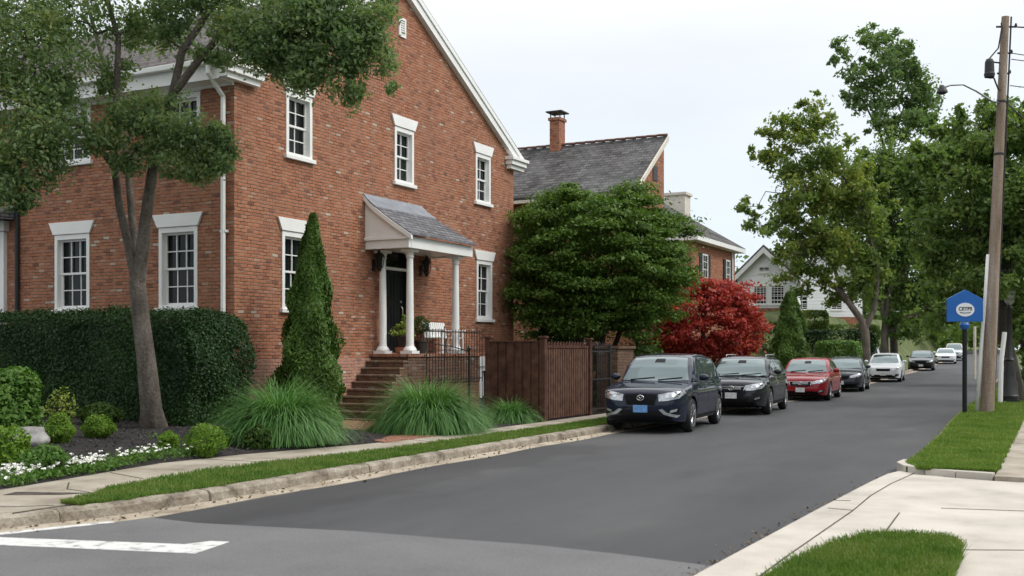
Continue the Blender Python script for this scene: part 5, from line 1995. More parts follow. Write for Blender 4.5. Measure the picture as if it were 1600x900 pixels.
ug = empty('utility_pole', (-2.05, 30.9, 0.1), 0, 'tall leaning wooden utility pole with lamp arm and pale conduit', 'utility pole')
ub = Vector(ug.location)
top = at(1571, 26, 27.95) - ub
pm = lambda t: Vector((top.x * t, top.y * t, -0.1 + (top.z + 0.1) * t))
mb = MB()
mb.tube([pm(t) for t in np.linspace(0, 1, 12)], list(np.linspace(0.175, 0.095, 12)), 14)
shade_auto(mb.build('shaft', M['pole_wood'], ug))
Rv = Vector((CS, SN, 0))
Fv = Vector((-SN, CS, 0))
mb = MB()
mb.tube([pm(0.0) - Rv * 0.27 + Vector((0, 0, 0.03)), pm(0.15) - Rv * 0.235, pm(0.30) - Rv * 0.185, pm(0.41) - Rv * 0.165], 0.045, 8)
mb.build('conduit', M['white'], ug, smooth=True)
mb = MB()
mb.tube([pm(0.05) + Rv * 0.15 - Fv * 0.05, pm(0.5) + Rv * 0.14 - Fv * 0.05, pm(1.0) + Rv * 0.15], 0.022, 6)
mb.build('riser_cable', M['cable'], ug)
mb = MB()
a = pm(0.785)
tip = at(1472, 138, 27.6) - ub
mid = at(1505, 132, 27.7) - ub
mb.tube([a, at(1550, 158, 27.85) - ub, at(1525, 142, 27.8) - ub, mid, at(1485, 133, 27.65) - ub, tip], 0.026, 8)
arm = mb.build('lamp_arm', M['metal_grey'], ug, smooth=True)
mb = MB()
mb.lathe([(0.04, 0.1), (0.08, 0.05), (0.13, -0.05), (0.14, -0.09), (0.07, -0.13)], tip + Vector((0, 0, -0.02)), 12)
mb.build('lamp_head', M['cable'], arm)
mb = MB()
tz = at(1546, 106, 27.9) - ub
mb.lathe([(0.03, 0.24), (0.08, 0.22), (0.11, 0.15), (0.12, -0.12), (0.135, -0.16), (0.12, -0.24), (0.05, -0.26)], tz, 14)
mb.tube([tz + Vector((0, 0, 0.16)), pm(0.885)], 0.02, 6)
mb.tube([tz + Vector((0, 0, 0.24)), at(1560, 75, 27.9) - ub, at(1565, 45, 27.9) - ub, pm(0.985) - Rv * 0.1], 0.018, 6)
mb.tube([tz + Vector((0, 0, -0.26)), at(1553, 122, 27.9) - ub, at(1560, 140, 27.9) - ub, pm(0.82)], 0.022, 6)
mb.build('transformer', M['cable'], ug)
mb = MB()
for t, w in ((0.975, 0.28), (0.91, 0.2), (0.86, 0.18)):
    p = pm(t)
    mb.tube([p - Rv * w * 0.8, p + Rv * w], 0.025, 6)
    mb.lathe([(0.025, 0.0), (0.035, 0.04), (0.02, 0.09)], p + Rv * w, 8)
mb.build('bracket', M['cable'], ug)
for t in (0.66, 0.79):
    mb = MB()
    r_ = 0.175 - 0.08 * t + 0.012
    mb.lathe([(r_ - 0.004, -0.03), (r_, 0.0), (r_ - 0.004, 0.03)], pm(t), 12)
    mb.build('band', M['cable'], ug)
mb = MB()
for (t, ex, ez, sg) in ((0.975, 9.5, 0.3, 0.5), (0.91, 9.5, -0.2, 0.9), (0.895, 9.5, 0.05, 0.9), (0.83, 9.5, 0.2, 1.0)):
    p = pm(t) + Rv * 0.2
    q = p + Rv * ex + Fv * 1.0 + Vector((0, 0, ez))
    mb.tube([p.lerp(q, k / 12) + Vector((0, 0, -sg * 0.55 * math.sin(math.pi * k / 12) * 0.6)) for k in range(13)], 0.013 if t < 0.95 else 0.02, 5)
p = pm(0.79) + Rv * 0.1
q = p + Rv * 3.2 + Fv * 0.5 + Vector((0, 0, -2.6))
mb.tube([p, q], 0.02, 5)
mb.build('wire', M['cable'], ug)

lp = empty('lamp_post', (-1.82, 37.2, 0.11), 0, 'black iron lamp post with flared base, next to a tree trunk', 'lamp post')
mb = MB()
mb.box(-0.3, 0.3, -0.3, 0.3, -0.1, 0.10)
mb.lathe([(0.27, 0.101), (0.28, 0.22), (0.25, 0.26), (0.24, 0.6), (0.19, 0.72), (0.18, 0.9), (0.13, 1.2), (0.12, 1.3), (0.15, 1.34), (0.09, 1.45), (0.075, 2.9), (0.1, 2.95), (0.06, 3.05)], n=16)
shade_auto(mb.build('shaft', M['black'], lp))
mb = MB()
mb.lathe([(0.06, 3.051), (0.14, 3.15), (0.19, 3.5)], n=10)
gl = mb.build('lantern_glass', M['lamp_glass'], lp)
mb = MB()
mb.lathe([(0.22, 3.501), (0.12, 3.68), (0.03, 3.8)], n=12)
mb.build('lantern_cap', M['black'], lp)
gp_ = empty('marker_post', (-2.05, 36.6, 0.1), 0, 'slim white post between the utility pole and the lamp post', 'post')
mb = MB()
mb.tube([(0, 0, -0.1), (0.03, 0, 1.3), (0.12, 0.1, 2.2)], 0.07, 10)
mb.build('shaft', M['white'], gp_)
cp_ = empty('concrete_post', at(1523, 545, 62), 0, 'thin pale post beyond the blue sign far up the road', 'post')
cp_.location.z = zr(cp_.location.y)
mb = MB()
mb.tube([(0, 0, -0.1), (0, 0, 3.0)], 0.08, 10)
mb.build('shaft', M['cream'], cp_)
make_car('white car half hidden in a driveway at the right beyond the lamp post', HATCH, P_WHITE, (2.0, 62.0, zr(62) + 0.0), R(-80), None, 0)
# small things on the turf
lv = at(1500, 705, 17.6)
o = mesh_np('fallen_leaf', leaves(np.array([[-1.38 + 0.03 * i, 18.6 + 0.02 * i, 0.19] for i in range(3)]), 0.11, 1.0), 4, M['leaf_yellow'])
tag(o, 'curled yellow leaf lying on the bright roadside turf', 'leaf')

# ================================================================== planting by the house
# clipped hedge in front of the side wall
he = empty('hedge', (-22.5, 15.9, 0.3), 0, 'long tall clipped dark green hedge below the side windows', 'hedge')


def hedge_leaves(x0, x1, y0, y1, z0, z1, n, size, round_=0.18):
    fx = rng.uniform(x0, x1, n)
    side_ = rng.random(n)
    per = [(z1 - z0) * 1.0, (y1 - y0), (z1 - z0) * 0.25]
    tot = sum(per)
    P = np.zeros((n, 3))
    N = np.zeros((n, 3))
    a = side_ * tot
    zf = rng.random(n)
    m0 = a < per[0]
    m1 = (a >= per[0]) & (a < per[0] + per[1])
    m2 = a >= per[0] + per[1]
    P[m0] = np.stack([fx[m0], np.full(m0.sum(), y0), z0 + (z1 - z0) * zf[m0]], 1)
    N[m0] = (0, -1, 0.15)
    P[m1] = np.stack([fx[m1], y0 + (y1 - y0) * zf[m1], np.full(m1.sum(), z1)], 1)
    N[m1] = (0, -0.1, 1)
    P[m2] = np.stack([np.full(m2.sum(), x1), y0 + (y1 - y0) * rng.random(m2.sum()), z0 + (z1 - z0) * zf[m2]], 1)
    N[m2] = (1, 0, 0.15)
    # rounded shoulders and lumps
    c = np.array([(x0 + x1) / 2, (y0 + y1) / 2, (z0 + z1) / 2])
    lump = 0.05 * np.sin(2.3 * P[:, 0] + 1.1) + 0.05 * np.sin(3.7 * P[:, 0] + 2.9 * P[:, 2]) + 0.04 * np.sin(5.3 * P[:, 2] + 4.1 * P[:, 1] + 2.2 * P[:, 0])
    dep = rng.normal(size=n) * 0.045 - 0.05 * (rng.random(n) < 0.04)
    P += N * (lump - dep)[:, None]
    for ax, lo, hi in ((1, y0, y1), (0, x0, x1)):
        dd = np.minimum(np.abs(P[:, ax] - lo), np.abs(P[:, ax] - hi))
        k = np.clip(1 - dd / round_, 0, 1)
        P[:, 2] -= k ** 2 * round_ * 0.55 * (P[:, 2] > z1 - round_)
    # right end bulges
    e = np.clip(1 - (x1 - P[:, 0]) / 0.5, 0, 1)
    hz = (P[:, 2] - z0) / (z1 - z0)
    P[:, 0] -= e * (0.22 * (2 * hz - 1) ** 2 + 0.05)
    nn = N + rng.normal(size=(n, 3)) * 0.55
    nn /= np.linalg.norm(nn, axis=1)[:, None]
    d = rng.normal(size=(n, 3))
    d -= nn * np.sum(d * nn, axis=1)[:, None]
    d /= np.linalg.norm(d, axis=1)[:, None] + 1e-9
    s = np.cross(nn, d)
    L = size * (0.7 + 0.6 * rng.random(n))[:, None]
    return np.stack([P - d * L * 0.5, P + s * L * 0.3 + nn * L * 0.08, P + d * L * 0.5, P - s * L * 0.3 + nn * L * 0.08], 1).reshape(-1, 3)


hx0, hx1 = -30.0, -14.4
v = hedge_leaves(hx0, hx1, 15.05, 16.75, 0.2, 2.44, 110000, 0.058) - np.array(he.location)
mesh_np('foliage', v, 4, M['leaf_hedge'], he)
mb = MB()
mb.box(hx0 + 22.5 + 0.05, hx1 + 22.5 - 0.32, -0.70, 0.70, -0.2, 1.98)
mb.build('shade_core', M['leaf_hedge'], he, bevel=0.15)  # solid box in leaf colour, stands in for shade deep between the leaves

# slim arborvitae by the front wall
ar = empty('arborvitae', (-14.25, 18.3, 0.1), 0, 'narrow pointed evergreen against the front wall, left of the steps', 'tree')


def cone_tree(root, h, r, n, size, mat, power=0.8, tipbend=0.0):
    t = rng.random(n) ** 1.25
    prof = r * np.minimum(1.0, (1.02 - t) ** power * 1.08) * np.minimum(1, 0.72 + 1.6 * t)
    a = rng.random(n) * 6.283
    lump = 1 + 0.13 * np.sin(5 * a + 9 * t) + 0.12 * np.sin(3 * a - 17 * t) + 0.10 * np.sin(31 * t + 2 * a)
    rr = prof * lump * (0.68 + 0.36 * rng.random(n))
    p = np.stack([rr * np.cos(a) + tipbend * t ** 3, rr * np.sin(a), 0.04 + t * h], 1)
    m = len(p)
    nn = np.stack([np.cos(a), np.sin(a), 0.3 + 0 * a], 1) + rng.normal(size=(m, 3)) * 0.5
    nn /= np.linalg.norm(nn, axis=1)[:, None]
    d = np.stack([np.cos(a) * 0.5, np.sin(a) * 0.5, np.ones(m)], 1) + rng.normal(size=(m, 3)) * 0.45
    d -= nn * np.sum(d * nn, axis=1)[:, None]
    d /= np.linalg.norm(d, axis=1)[:, None]
    s = np.cross(nn, d)
    L = size * (0.6 + 0.8 * rng.random(m))[:, None]
    v = np.stack([p - d * L * 0.5, p + s * L * 0.2, p + d * L * 0.5, p - s * L * 0.2], 1).reshape(-1, 3)
    mesh_np('foliage', v, 4, mat, root)
    mb = MB()
    mb.tube([(0, 0, -0.1), (0, 0, h * 0.5), (tipbend * 0.6, 0, h * 0.9)], [r * 0.14, r * 0.1, 0.01], 7)
    mb.build('trunk', M['bark_dark'], root)


cone_tree(ar, 4.45, 0.70, 46000, 0.10, M['leaf_cone'], 0.75, 0.1)
c2 = empty('conical_evergreen', (-11.6, 50.2, 0.1), 0, 'dense cone shaped evergreen behind the charcoal wagon and red sedan', 'tree')
cone_tree(c2, 4.25, 0.85, 26000, 0.14, M['leaf_cone'], 0.5)


def fountain(name, label, base, R_, H_, n, w=0.014):
    root = empty(name, base, 0, label, 'ornamental grass')
    segs = 8
    a = rng.random(n) * 6.283
    r0 = 0.2 * R_ * np.sqrt(rng.random(n))
    th = a + rng.normal(size=n) * 0.7
    x, y, z = r0 * np.cos(th), r0 * np.sin(th), np.zeros(n)
    el = np.radians(92 - 58 * rng.random(n) ** 0.85)
    ln = H_ * (0.85 + 0.55 * rng.random(n)) * np.where(rng.random(n) < 0.3, 0.7, 1.0) * (0.82 + 0.35 * R_ / H_ * np.cos(el))
    kap = np.radians(45 + 78 * rng.random(n)) * (0.55 + 0.6 * np.cos(el) + 0.35 * rng.random(n))
    tw = rng.normal(size=n) * 0.3
    rows = []
    for k in range(segs + 1):
        t = k / segs
        c = np.stack([x, y, np.maximum(z, 0.012)], 1)
        ww = w * (1 - t) ** 0.6 * (0.75 + 0.5 * (k > 0)) * 0.5 + 0.0008
        s = np.stack([-np.sin(a), np.cos(a), 0 * a], 1) * ww
        rows.append((c - s, c + s))
        e = el - kap * (t + 0.06) ** 1.5 * 1.5
        ds = ln / segs
        x = x + np.cos(a + tw * t) * np.cos(e) * ds
        y = y + np.sin(a + tw * t) * np.cos(e) * ds
        z = z + np.sin(e) * ds
    V = np.stack([np.stack(r, 1) for r in rows], 1)          # n, segs+1, 2, 3
    nv = (segs + 1) * 2
    verts = V.reshape(-1, 3)
    idx = []
    for k in range(segs):
        idx.append([2 * k, 2 * k + 1, 2 * k + 3, 2 * k + 2])
    idx = np.array(idx)
    allidx = (np.arange(n)[:, None, None] * nv + idx[None]).reshape(-1, 4)
    me = bpy.data.meshes.new('blades')
    me.vertices.add(len(verts))
    me.vertices.foreach_set('co', verts.astype(np.float32).ravel())
    me.loops.add(allidx.size)
    me.loops.foreach_set('vertex_index', allidx.astype(np.int32).ravel())
    me.polygons.add(len(allidx))
    me.polygons.foreach_set('loop_start', np.arange(0, allidx.size, 4, dtype=np.int32))
    me.polygons.foreach_set('loop_total', np.full(len(allidx), 4, dtype=np.int32))
    me.update(calc_edges=True)
    me.materials.append(M['leaf_grass'])
    link(bpy.data.objects.new('blades', me), root)
    return root


fountain('fountain_grass', 'large arching green grass clump at the left of the brick path', (-12.1, 14.75, 0.17), 0.98, 1.2, 6600)
fountain('fountain_grass', 'widest arching grass clump in front of the brick steps', (-11.45, 18.45, 0.1), 1.4, 1.2, 8200)
fountain('fountain_grass', 'small arching grass clump beside the wooden board fence', (-11.3, 21.75, 0.1), 0.72, 0.68, 1800)


def ground_at(px, py, z):
    D = (EYE - z) * FPX / (py - HOR)
    p = at(px, py, D)
    return (p.x, p.y, z - 0.02)


def bed_at(px, py):
    z = 0.2
    for _ in range(12):
        x, y, _z = ground_at(px, py, z)
        z = bedz(x, y)
    return (x, y, z - 0.02)


SG = 'clipped boxwood balls in the dark mulch bed'
for px, py, r, lab in ((92, 692, 0.27, 'round boxwood ball beside the grey boulder'), (155, 684, 0.235, 'round boxwood ball on open mulch left of the tree trunk'),
                       (263, 702, 0.18, 'smallest round boxwood just right of the tree trunk'), (320, 711, 0.29, 'looser round boxwood at the end of the white flowers')):
    shrub('boxwood', lab, bed_at(px, py), (r, r, r * 0.85), M['leaf_bright'], 0.032, 4200, SG)
shrub('leafy_shrub', 'big leafy green shrub at the left edge before the hedge', bed_at(-4, 690), (0.56, 0.56, 0.62), M['leaf_shrub'], 0.085, 6500, up=0.6)
shrub('leafy_shrub', 'low green shrub spilling over in front of the boulder', bed_at(66, 738), (0.36, 0.28, 0.19), M['leaf_shrub'], 0.05, 2600, dense=False)
shrub('leafy_shrub', 'low bright shrub at the left edge below the boulder', bed_at(8, 735), (0.33, 0.3, 0.30), M['leaf_bright'], 0.06, 2400)
shrub('leafy_shrub', 'airy yellow green shrub with thin upright twigs before the hedge', bed_at(95, 664), (0.30, 0.28, 0.33), M['leaf_lime'], 0.06, 420, twiggy=True, dense=False)
shrub('leafy_shrub', 'dark low shrub at the foot of the hedge left of the trunk', bed_at(156, 664), (0.36, 0.32, 0.22), M['leaf_dark'], 0.06, 2600)
shrub('leafy_shrub', 'small green shrub between the round boxwood and grass clump', bed_at(345, 696), (0.2, 0.2, 0.17), M['leaf_shrub'], 0.045, 1100)
shrub('leafy_shrub', 'grey green low shrub at the left foot of the large grass', bed_at(402, 700), (0.32, 0.22, 0.2), M['leaf_dark'], 0.07, 900, dense=False)
# flower border
pts, fl = [], []
for _ in range(900):
    t = rng.random() ** 0.9
    px = 2 + 318 * t
    py = 752 - 0.10 * px + rng.normal() * (8 + 3 * math.sin(px / 30))
    g = bed_at(px, py)
    if g[0] > interp(WALK_L, g[1]) - 0.1:
        continue
    pts.append((g[0], g[1], g[2] + 0.02))
pts = np.array(pts)
rep = np.repeat(pts, 16, axis=0) + rng.normal(size=(len(pts) * 16, 3)) * np.array([0.09, 0.07, 0.0])
rep[:, 2] += rng.random(len(rep)) * 0.11
tag(mesh_np('flower_foliage', leaves(rep, 0.05, 0.5, 0.45), 4, M['leaf_shrub']), 'low green foliage of the white flower border along the sidewalk', 'ground cover', kind='stuff')
sel = pts[rng.random(len(pts)) < 0.42]
fp_ = []
for p in sel:
    for k in range(rng.integers(1, 3)):
        c = p + np.array([rng.normal() * 0.05, rng.normal() * 0.05, 0.11 + 0.06 * rng.random()])
        for q in range(6):
            fp_.append(c + np.array([0.017 * math.cos(q * 1.05), 0.017 * math.sin(q * 1.05), rng.normal() * 0.004]))
tag(mesh_np('flower_blossom', leaves(np.array(fp_), 0.03, 1.0, 0.8), 4, M['petal']), 'many small white blossoms along the edge of the bed', 'flowers', kind='stuff')


def boulder(label, loc, r, seed):
    bm = bmesh.new()
    bmesh.ops.create_icosphere(bm, subdivisions=4, radius=1)
    rn = random.Random(seed)
    ph = [rn.random() * 6 for _ in range(9)]
    for v in bm.verts:
        c = v.co
        k = 1 + 0.12 * math.sin(2.2 * c.x + ph[0]) + 0.1 * math.sin(3.1 * c.y + ph[1]) + 0.07 * math.sin(4.7 * c.z + ph[2]) + 0.035 * math.sin(9 * c.x + 7 * c.y + ph[3])
        z = c.z * r[2] * k
        v.co = Vector((c.x * r[0] * k, c.y * r[1] * k, min(z, r[2] * 0.8 + 0.15 * (z - r[2] * 0.8)) + r[2] * 0.5))
    me = bpy.data.meshes.new('boulder')
    bm.to_mesh(me)
    bm.free()
    me.polygons.foreach_set('use_smooth', [True] * len(me.polygons))
    me.materials.append(M['rock'])
    o = bpy.data.objects.new('boulder', me)
    o.location = loc
    link(o)
    return tag(o, label, 'boulder')


boulder('larger pale grey boulder behind the low green shrub', bed_at(42, 694), (0.33, 0.28, 0.21), 4)
boulder('smaller grey boulder behind the larger one', bed_at(60, 677), (0.2, 0.2, 0.15), 9)

# ================================================================== trees
# the tree in the bed, its crown reaching across the house front
TD = 19.5
P_ = lambda x, y, d=TD: at(x, y, d)
tb = Vector(ground_at(240, 671, 0.30))
stems = [
    ([tb, P_(236, 640), P_(228, 560), P_(220, 500), P_(214, 440), P_(212, 400)], [0.27, 0.195, 0.168, 0.158, 0.15, 0.07]),
    ([P_(214, 445), P_(200, 380, 19.4), P_(186, 320, 19.3), P_(178, 250, 19.2), P_(182, 150, 19.0), P_(185, 60, 18.8), P_(150, -60, 18.6), P_(120, -220, 18.4)], [0.10, 0.078, 0.068, 0.064, 0.06, 0.048, 0.036, 0.02]),
    ([P_(214, 445), P_(208, 360, 19.7), P_(200, 270, 19.9), P_(190, 180, 20), P_(160, 90, 20.2), P_(135, 0, 20.4), P_(120, -120, 20.4)], [0.09, 0.072, 0.062, 0.05, 0.042, 0.036, 0.02]),
    ([P_(216, 445), P_(228, 340, 19.3), P_(238, 270, 19.1), P_(256, 200, 18.9), P_(270, 148, 18.8), P_(285, 80, 18.7), P_(325, 20, 18.6), P_(400, -60, 18.5), P_(470, -180, 18.4)], [0.125, 0.105, 0.095, 0.085, 0.08, 0.063, 0.05, 0.042, 0.02]),
    ([P_(272, 145, 18.8), P_(310, 95, 18.5), P_(340, 60, 18.3), P_(420, 40, 18.0), P_(480, 70, 17.8), P_(540, 110, 17.7)], [0.075, 0.065, 0.06, 0.045, 0.035, 0.015]),
    ([P_(178, 260, 19.2), P_(130, 200, 18.7), P_(60, 170, 18.2), P_(-60, 120, 17.8)], [0.06, 0.05, 0.04, 0.02]),
]
s_ = TD / FPX
blobs = []
for px, py, rx, ry, w, d in [
    (40, 60, 95, 80, 2.2, 18.0), (-60, 120, 90, 90, 1.5, 17.6), (110, 30, 80, 60, 1.2, 19.0), (30, 190, 100, 75, 2.3, 18.0), (50, 245, 48, 45, 0.8, 18.2), (20, 285, 45, 38, 0.8, 18.0), (-90, 260, 60, 50, 0.7, 17.6),
    (90, 150, 58, 46, 1.0, 18.5), (205, 190, 55, 40, 0.9, 18.8), (245, 208, 55, 34, 0.9, 18.5), (310, 215, 48, 38, 1.05, 18.4), (350, 222, 30, 30, 0.5, 18.3), (290, 258, 50, 28, 0.6, 18.4), (205, 245, 32, 24, 0.4, 18.7), (165, 215, 36, 30, 0.5, 18.6), (340, 252, 30, 22, 0.35, 18.3), (312, 272, 24, 16, 0.2, 18.3), (245, 170, 40, 26, 0.5, 18.8), (25, 315, 34, 16, 0.3, 18.0),
    (160, 110, 40, 45, 0.5, 19.2), (225, 40, 50, 45, 0.7, 19.5), (290, 10, 60, 35, 0.75, 18.8), (350, -10, 60, 35, 0.8, 18.6), (440, 30, 70, 48, 1.35, 18.0), (520, 20, 65, 45, 1.3, 17.8), (520, 95, 55, 48, 1.2, 17.7), (585, 50, 40, 45, 0.7, 17.7), (450, 90, 45, 38, 0.9, 17.9), (400, 70, 50, 36, 0.9, 17.8), (360, 40, 45, 36, 0.8, 18.0), (330, 90, 30, 20, 0.25, 18.3), (480, 40, 50, 40, 0.9, 17.6), (555, 60, 40, 50, 0.8, 17.6), (490, 110, 40, 34, 0.6, 17.6), (260, 60, 40, 40, 0.4, 19.0), (548, 140, 24, 26, 0.28, 17.7), (605, 95, 20, 32, 0.16, 17.6), (612, 138, 14, 16, 0.06, 17.6), (470, 132, 26, 14, 0.10, 17.8), (600, 10, 32, 30, 0.35, 17.7),
    (120, -110, 150, 90, 2.0, 18.5), (330, -130, 160, 90, 2.0, 18.4), (520, -100, 110, 70, 1.2, 18.0), (-60, -60, 120, 80, 1.4, 18.0), (220, -260, 190, 90, 1.6, 18.5), (420, -250, 150, 70, 1.2, 18.4),
]:
    k = d / FPX
    blobs.append((tuple(at(px, py, d)), (rx * k, (rx + ry) * 0.5 * k, ry * k), w))
crown_tree('garden_tree', 'leaning multi stemmed tree in the mulch bed with crown over the brick house', 'tree', tb, stems, blobs, M['leaf_near'], M['bark'], 0.076, 112000, flat=0.9, clus_per=46, shell=0.25, spread=0.42, up=0.4, aspect=0.5)

# round dense tree over the fence
b = (-13.3, 31.4, 0.1)
bc = Vector((-13.3, 31.4, 4.5))
mb_st = []
for k in range(5):
    a = k * 1.26 + 0.4
    mb_st.append(([Vector(b) + Vector((0.12 * math.cos(a), 0.12 * math.sin(a), 0)), Vector(b) + Vector((0.35 * math.cos(a), 0.35 * math.sin(a), 1.2)), Vector(b) + Vector((0.9 * math.cos(a), 0.9 * math.sin(a), 2.6)), Vector(b) + Vector((1.5 * math.cos(a), 1.5 * math.sin(a), 4.2))], [0.12, 0.09, 0.07, 0.03]))
blobs = []
rr = np.random.default_rng(5)
for k in range(64):
    u = rr.random()
    th = k * 2.39996
    zz = -0.95 + 1.9 * (k + 0.5) / 64
    rad = math.sqrt(max(0.02, 1 - zz * zz)) ** 0.8
    q = 0.84 + 0.1 * rr.random()
    c = bc + Vector((2.6 * rad * q * math.cos(th), 2.6 * rad * q * math.sin(th), 2.35 * zz * q - 0.25 * max(0, -zz)))
    blobs.append((tuple(c), (0.8, 0.8, 0.42), 1.0))
blobs.append((tuple(bc), (1.9, 1.9, 1.7), 10.0))
crown_tree('round_tree', 'dense round dark green tree rising behind the wooden fence', 'tree', b, mb_st, blobs, M['leaf_round'], M['bark_dark'], 0.105, 150000, flat=0.6, clus_per=12, shell=0.35, spread=0.46, up=0.9, twig=False)

# red maple
b = Vector((-13.45, 42.8, 0.1))
bc = b + Vector((0, 0, 2.85))
st = []
for k in range(4):
    a = k * 1.6 + 0.2
    st.append(([b, b + Vector((0.25 * math.cos(a), 0.25 * math.sin(a), 0.8)), b + Vector((0.8 * math.cos(a), 0.8 * math.sin(a), 1.9)), b + Vector((1.4 * math.cos(a), 1.4 * math.sin(a), 3.0))], [0.11, 0.08, 0.06, 0.02]))
blobs = []
for k in range(60):
    th = k * 2.39996
    zz = -0.98 + 1.95 * (k + 0.5) / 60
    rad = math.sqrt(max(0.02, 1 - zz * zz)) ** 0.75
    q = 0.78 + 0.2 * rr.random()
    c = bc + Vector((2.1 * rad * q * math.cos(th), 2.1 * rad * q * math.sin(th), 1.9 * zz * q))
    blobs.append((tuple(c), (0.66, 0.66, 0.36), 1.0))
crown_tree('red_maple', 'spreading crimson red maple with layered foliage behind the parked cars', 'tree', b, st, blobs, M['leaf_red'], M['bark_dark'], 0.125, 40000, flat=0.75, clus_per=9, shell=0.3, spread=0.48, up=0.9, twig=True)


def road_tree(name, label, base, stems_px, D, blobs_px, mat, bark, size, n, group=None, fx=1.25, fy=1.6, **k):
    b = Vector(base)
    st = []
    for pts, rad in stems_px:
        st.append(([b if i == 0 and p is None else at(p[0], p[1], D + (p[2] if len(p) > 2 else 0)) for i, p in enumerate(pts)], rad))
    bl = []
    for q in blobs_px:
        px, py, rx, ry = q[:4]
        w = q[4] if len(q) > 4 else rx * ry / 1000.0
        d = D + (q[5] if len(q) > 5 else rng.normal() * 1.2)
        kk = d / FPX
        bl.append((tuple(at(px, py, d)), (rx * kk * fx, rx * kk * fx, ry * kk * fy), w))
    return crown_tree(name, label, 'tree', b, st, bl, mat, bark, size, n, group, **k)


TG = 'tall trees along the street'
D1 = 78.0
b1 = at(1398, 560, D1)
b1.z = zr(b1.y) + 0.1
road_tree('street_tree', 'tallest airy tree, its forked crown standing free against the sky', b1,
          [([None, (1396, 520), (1392, 490), (1386, 440), (1374, 380), (1376, 300), (1384, 240), (1370, 190), (1362, 120)], [0.3, 0.27, 0.24, 0.2, 0.16, 0.14, 0.11, 0.08, 0.03]),
           ([(1376, 300), (1392, 230), (1408, 180), (1424, 130)], [0.11, 0.09, 0.06, 0.02]),
           ([(1370, 200), (1345, 150), (1322, 100)], [0.08, 0.05, 0.02]), ([(1372, 380), (1350, 300), (1335, 250)], [0.1, 0.07, 0.02])],
          D1, [(1356, 58, 26, 14), (1380, 78, 30, 26), (1408, 100, 30, 24), (1340, 100, 16, 16), (1312, 78, 18, 14), (1302, 95, 10, 12), (1378, 118, 44, 30), (1342, 128, 24, 20), (1425, 135, 26, 30), (1398, 160, 40, 28), (1440, 170, 24, 22), (1420, 190, 36, 20), (1358, 165, 24, 22), (1380, 200, 24, 14), (1330, 145, 14, 18), (1450, 150, 16, 14),
               (1428, 80, 12, 12), (1445, 195, 20, 12), (1400, 215, 22, 10)],
          M['leaf_tall'], M['bark_dark'], 0.27, 13500, TG, flat=0.9, clus_per=20, shell=0.15, spread=0.24, up=0.3, fy=1.35, fx=1.25)
D2 = 67.0
b2 = at(1353, 562, D2)
b2.z = zr(b2.y) + 0.1
road_tree('street_tree', 'spreading tree with yellowing leaves and forked pale trunk beyond the cone evergreen', b2,
          [([None, (1352, 520), (1346, 500), (1318, 462), (1296, 440), (1270, 415)], [0.3, 0.27, 0.22, 0.18, 0.12, 0.05]),
           ([(1352, 512), (1366, 485), (1372, 440), (1368, 400), (1350, 340), (1325, 270)], [0.2, 0.15, 0.11, 0.09, 0.07, 0.03]),
           ([(1318, 462), (1290, 380), (1262, 300), (1240, 240)], [0.13, 0.1, 0.07, 0.03]), ([(1360, 340), (1300, 250), (1270, 190)], [0.1, 0.06, 0.02])],
          D2, [(1262, 165, 22, 14), (1245, 195, 28, 20), (1285, 200, 26, 16), (1215, 215, 26, 18), (1255, 232, 38, 20), (1300, 235, 34, 24), (1195, 240, 18, 18), (1228, 262, 34, 20), (1280, 275, 40, 24), (1325, 270, 30, 28), (1255, 305, 38, 22), (1300, 325, 44, 26), (1225, 318, 24, 16), (1172, 335, 16, 14), (1160, 322, 12, 8), (1190, 352, 18, 10), (1225, 350, 26, 18), (1262, 365, 34, 24), (1310, 370, 36, 26), (1285, 405, 30, 18), (1240, 395, 22, 16), (1262, 440, 28, 18), (1330, 300, 30, 24), (1295, 445, 22, 14), (1330, 400, 24, 22), (1215, 395, 16, 10), (1320, 440, 14, 10), (1250, 340, 30, 24), (1270, 390, 34, 26), (1235, 420, 24, 18), (1300, 290, 34, 26), (1340, 350, 34, 30), (1345, 440, 24, 24), (1368, 330, 28, 26), (1372, 385, 28, 24), (1365, 430, 26, 20), (1300, 470, 22, 10), (1350, 300, 26, 22)],
          M['leaf_yellow'], M['bark'], 0.25, 33000, TG, flat=0.9, clus_per=17, shell=0.15, spread=0.26, up=0.3)
D3 = 73.0
b3 = at(1383, 562, D3)
b3.z = zr(b3.y) + 0.1
road_tree('street_tree', 'mid green bushy tree overhanging the cars, right of the yellowing one', b3,
          [([None, (1382, 520), (1386, 470), (1396, 400), (1390, 330)], [0.27, 0.24, 0.2, 0.15, 0.05]), ([(1388, 460), (1430, 400), (1470, 330)], [0.14, 0.1, 0.03]), ([(1383, 500), (1365, 440), (1350, 410)], [0.12, 0.08, 0.03])],
          D3, [(1370, 290, 44, 34), (1415, 270, 42, 36), (1350, 345, 44, 30), (1400, 340, 46, 36), (1450, 310, 36, 36), (1345, 400, 38, 24), (1390, 400, 44, 30), (1440, 380, 40, 36), (1370, 445, 36, 22), (1415, 450, 40, 26), (1450, 440, 34, 30), (1430, 490, 30, 20), (1470, 480, 30, 24), (1445, 515, 30, 14), (1410, 470, 30, 20), (1385, 250, 30, 24), (1400, 505, 26, 14)],
          M['leaf_street'], M['bark'], 0.27, 40000, TG, flat=0.9, clus_per=16, shell=0.2, spread=0.3, up=0.3)
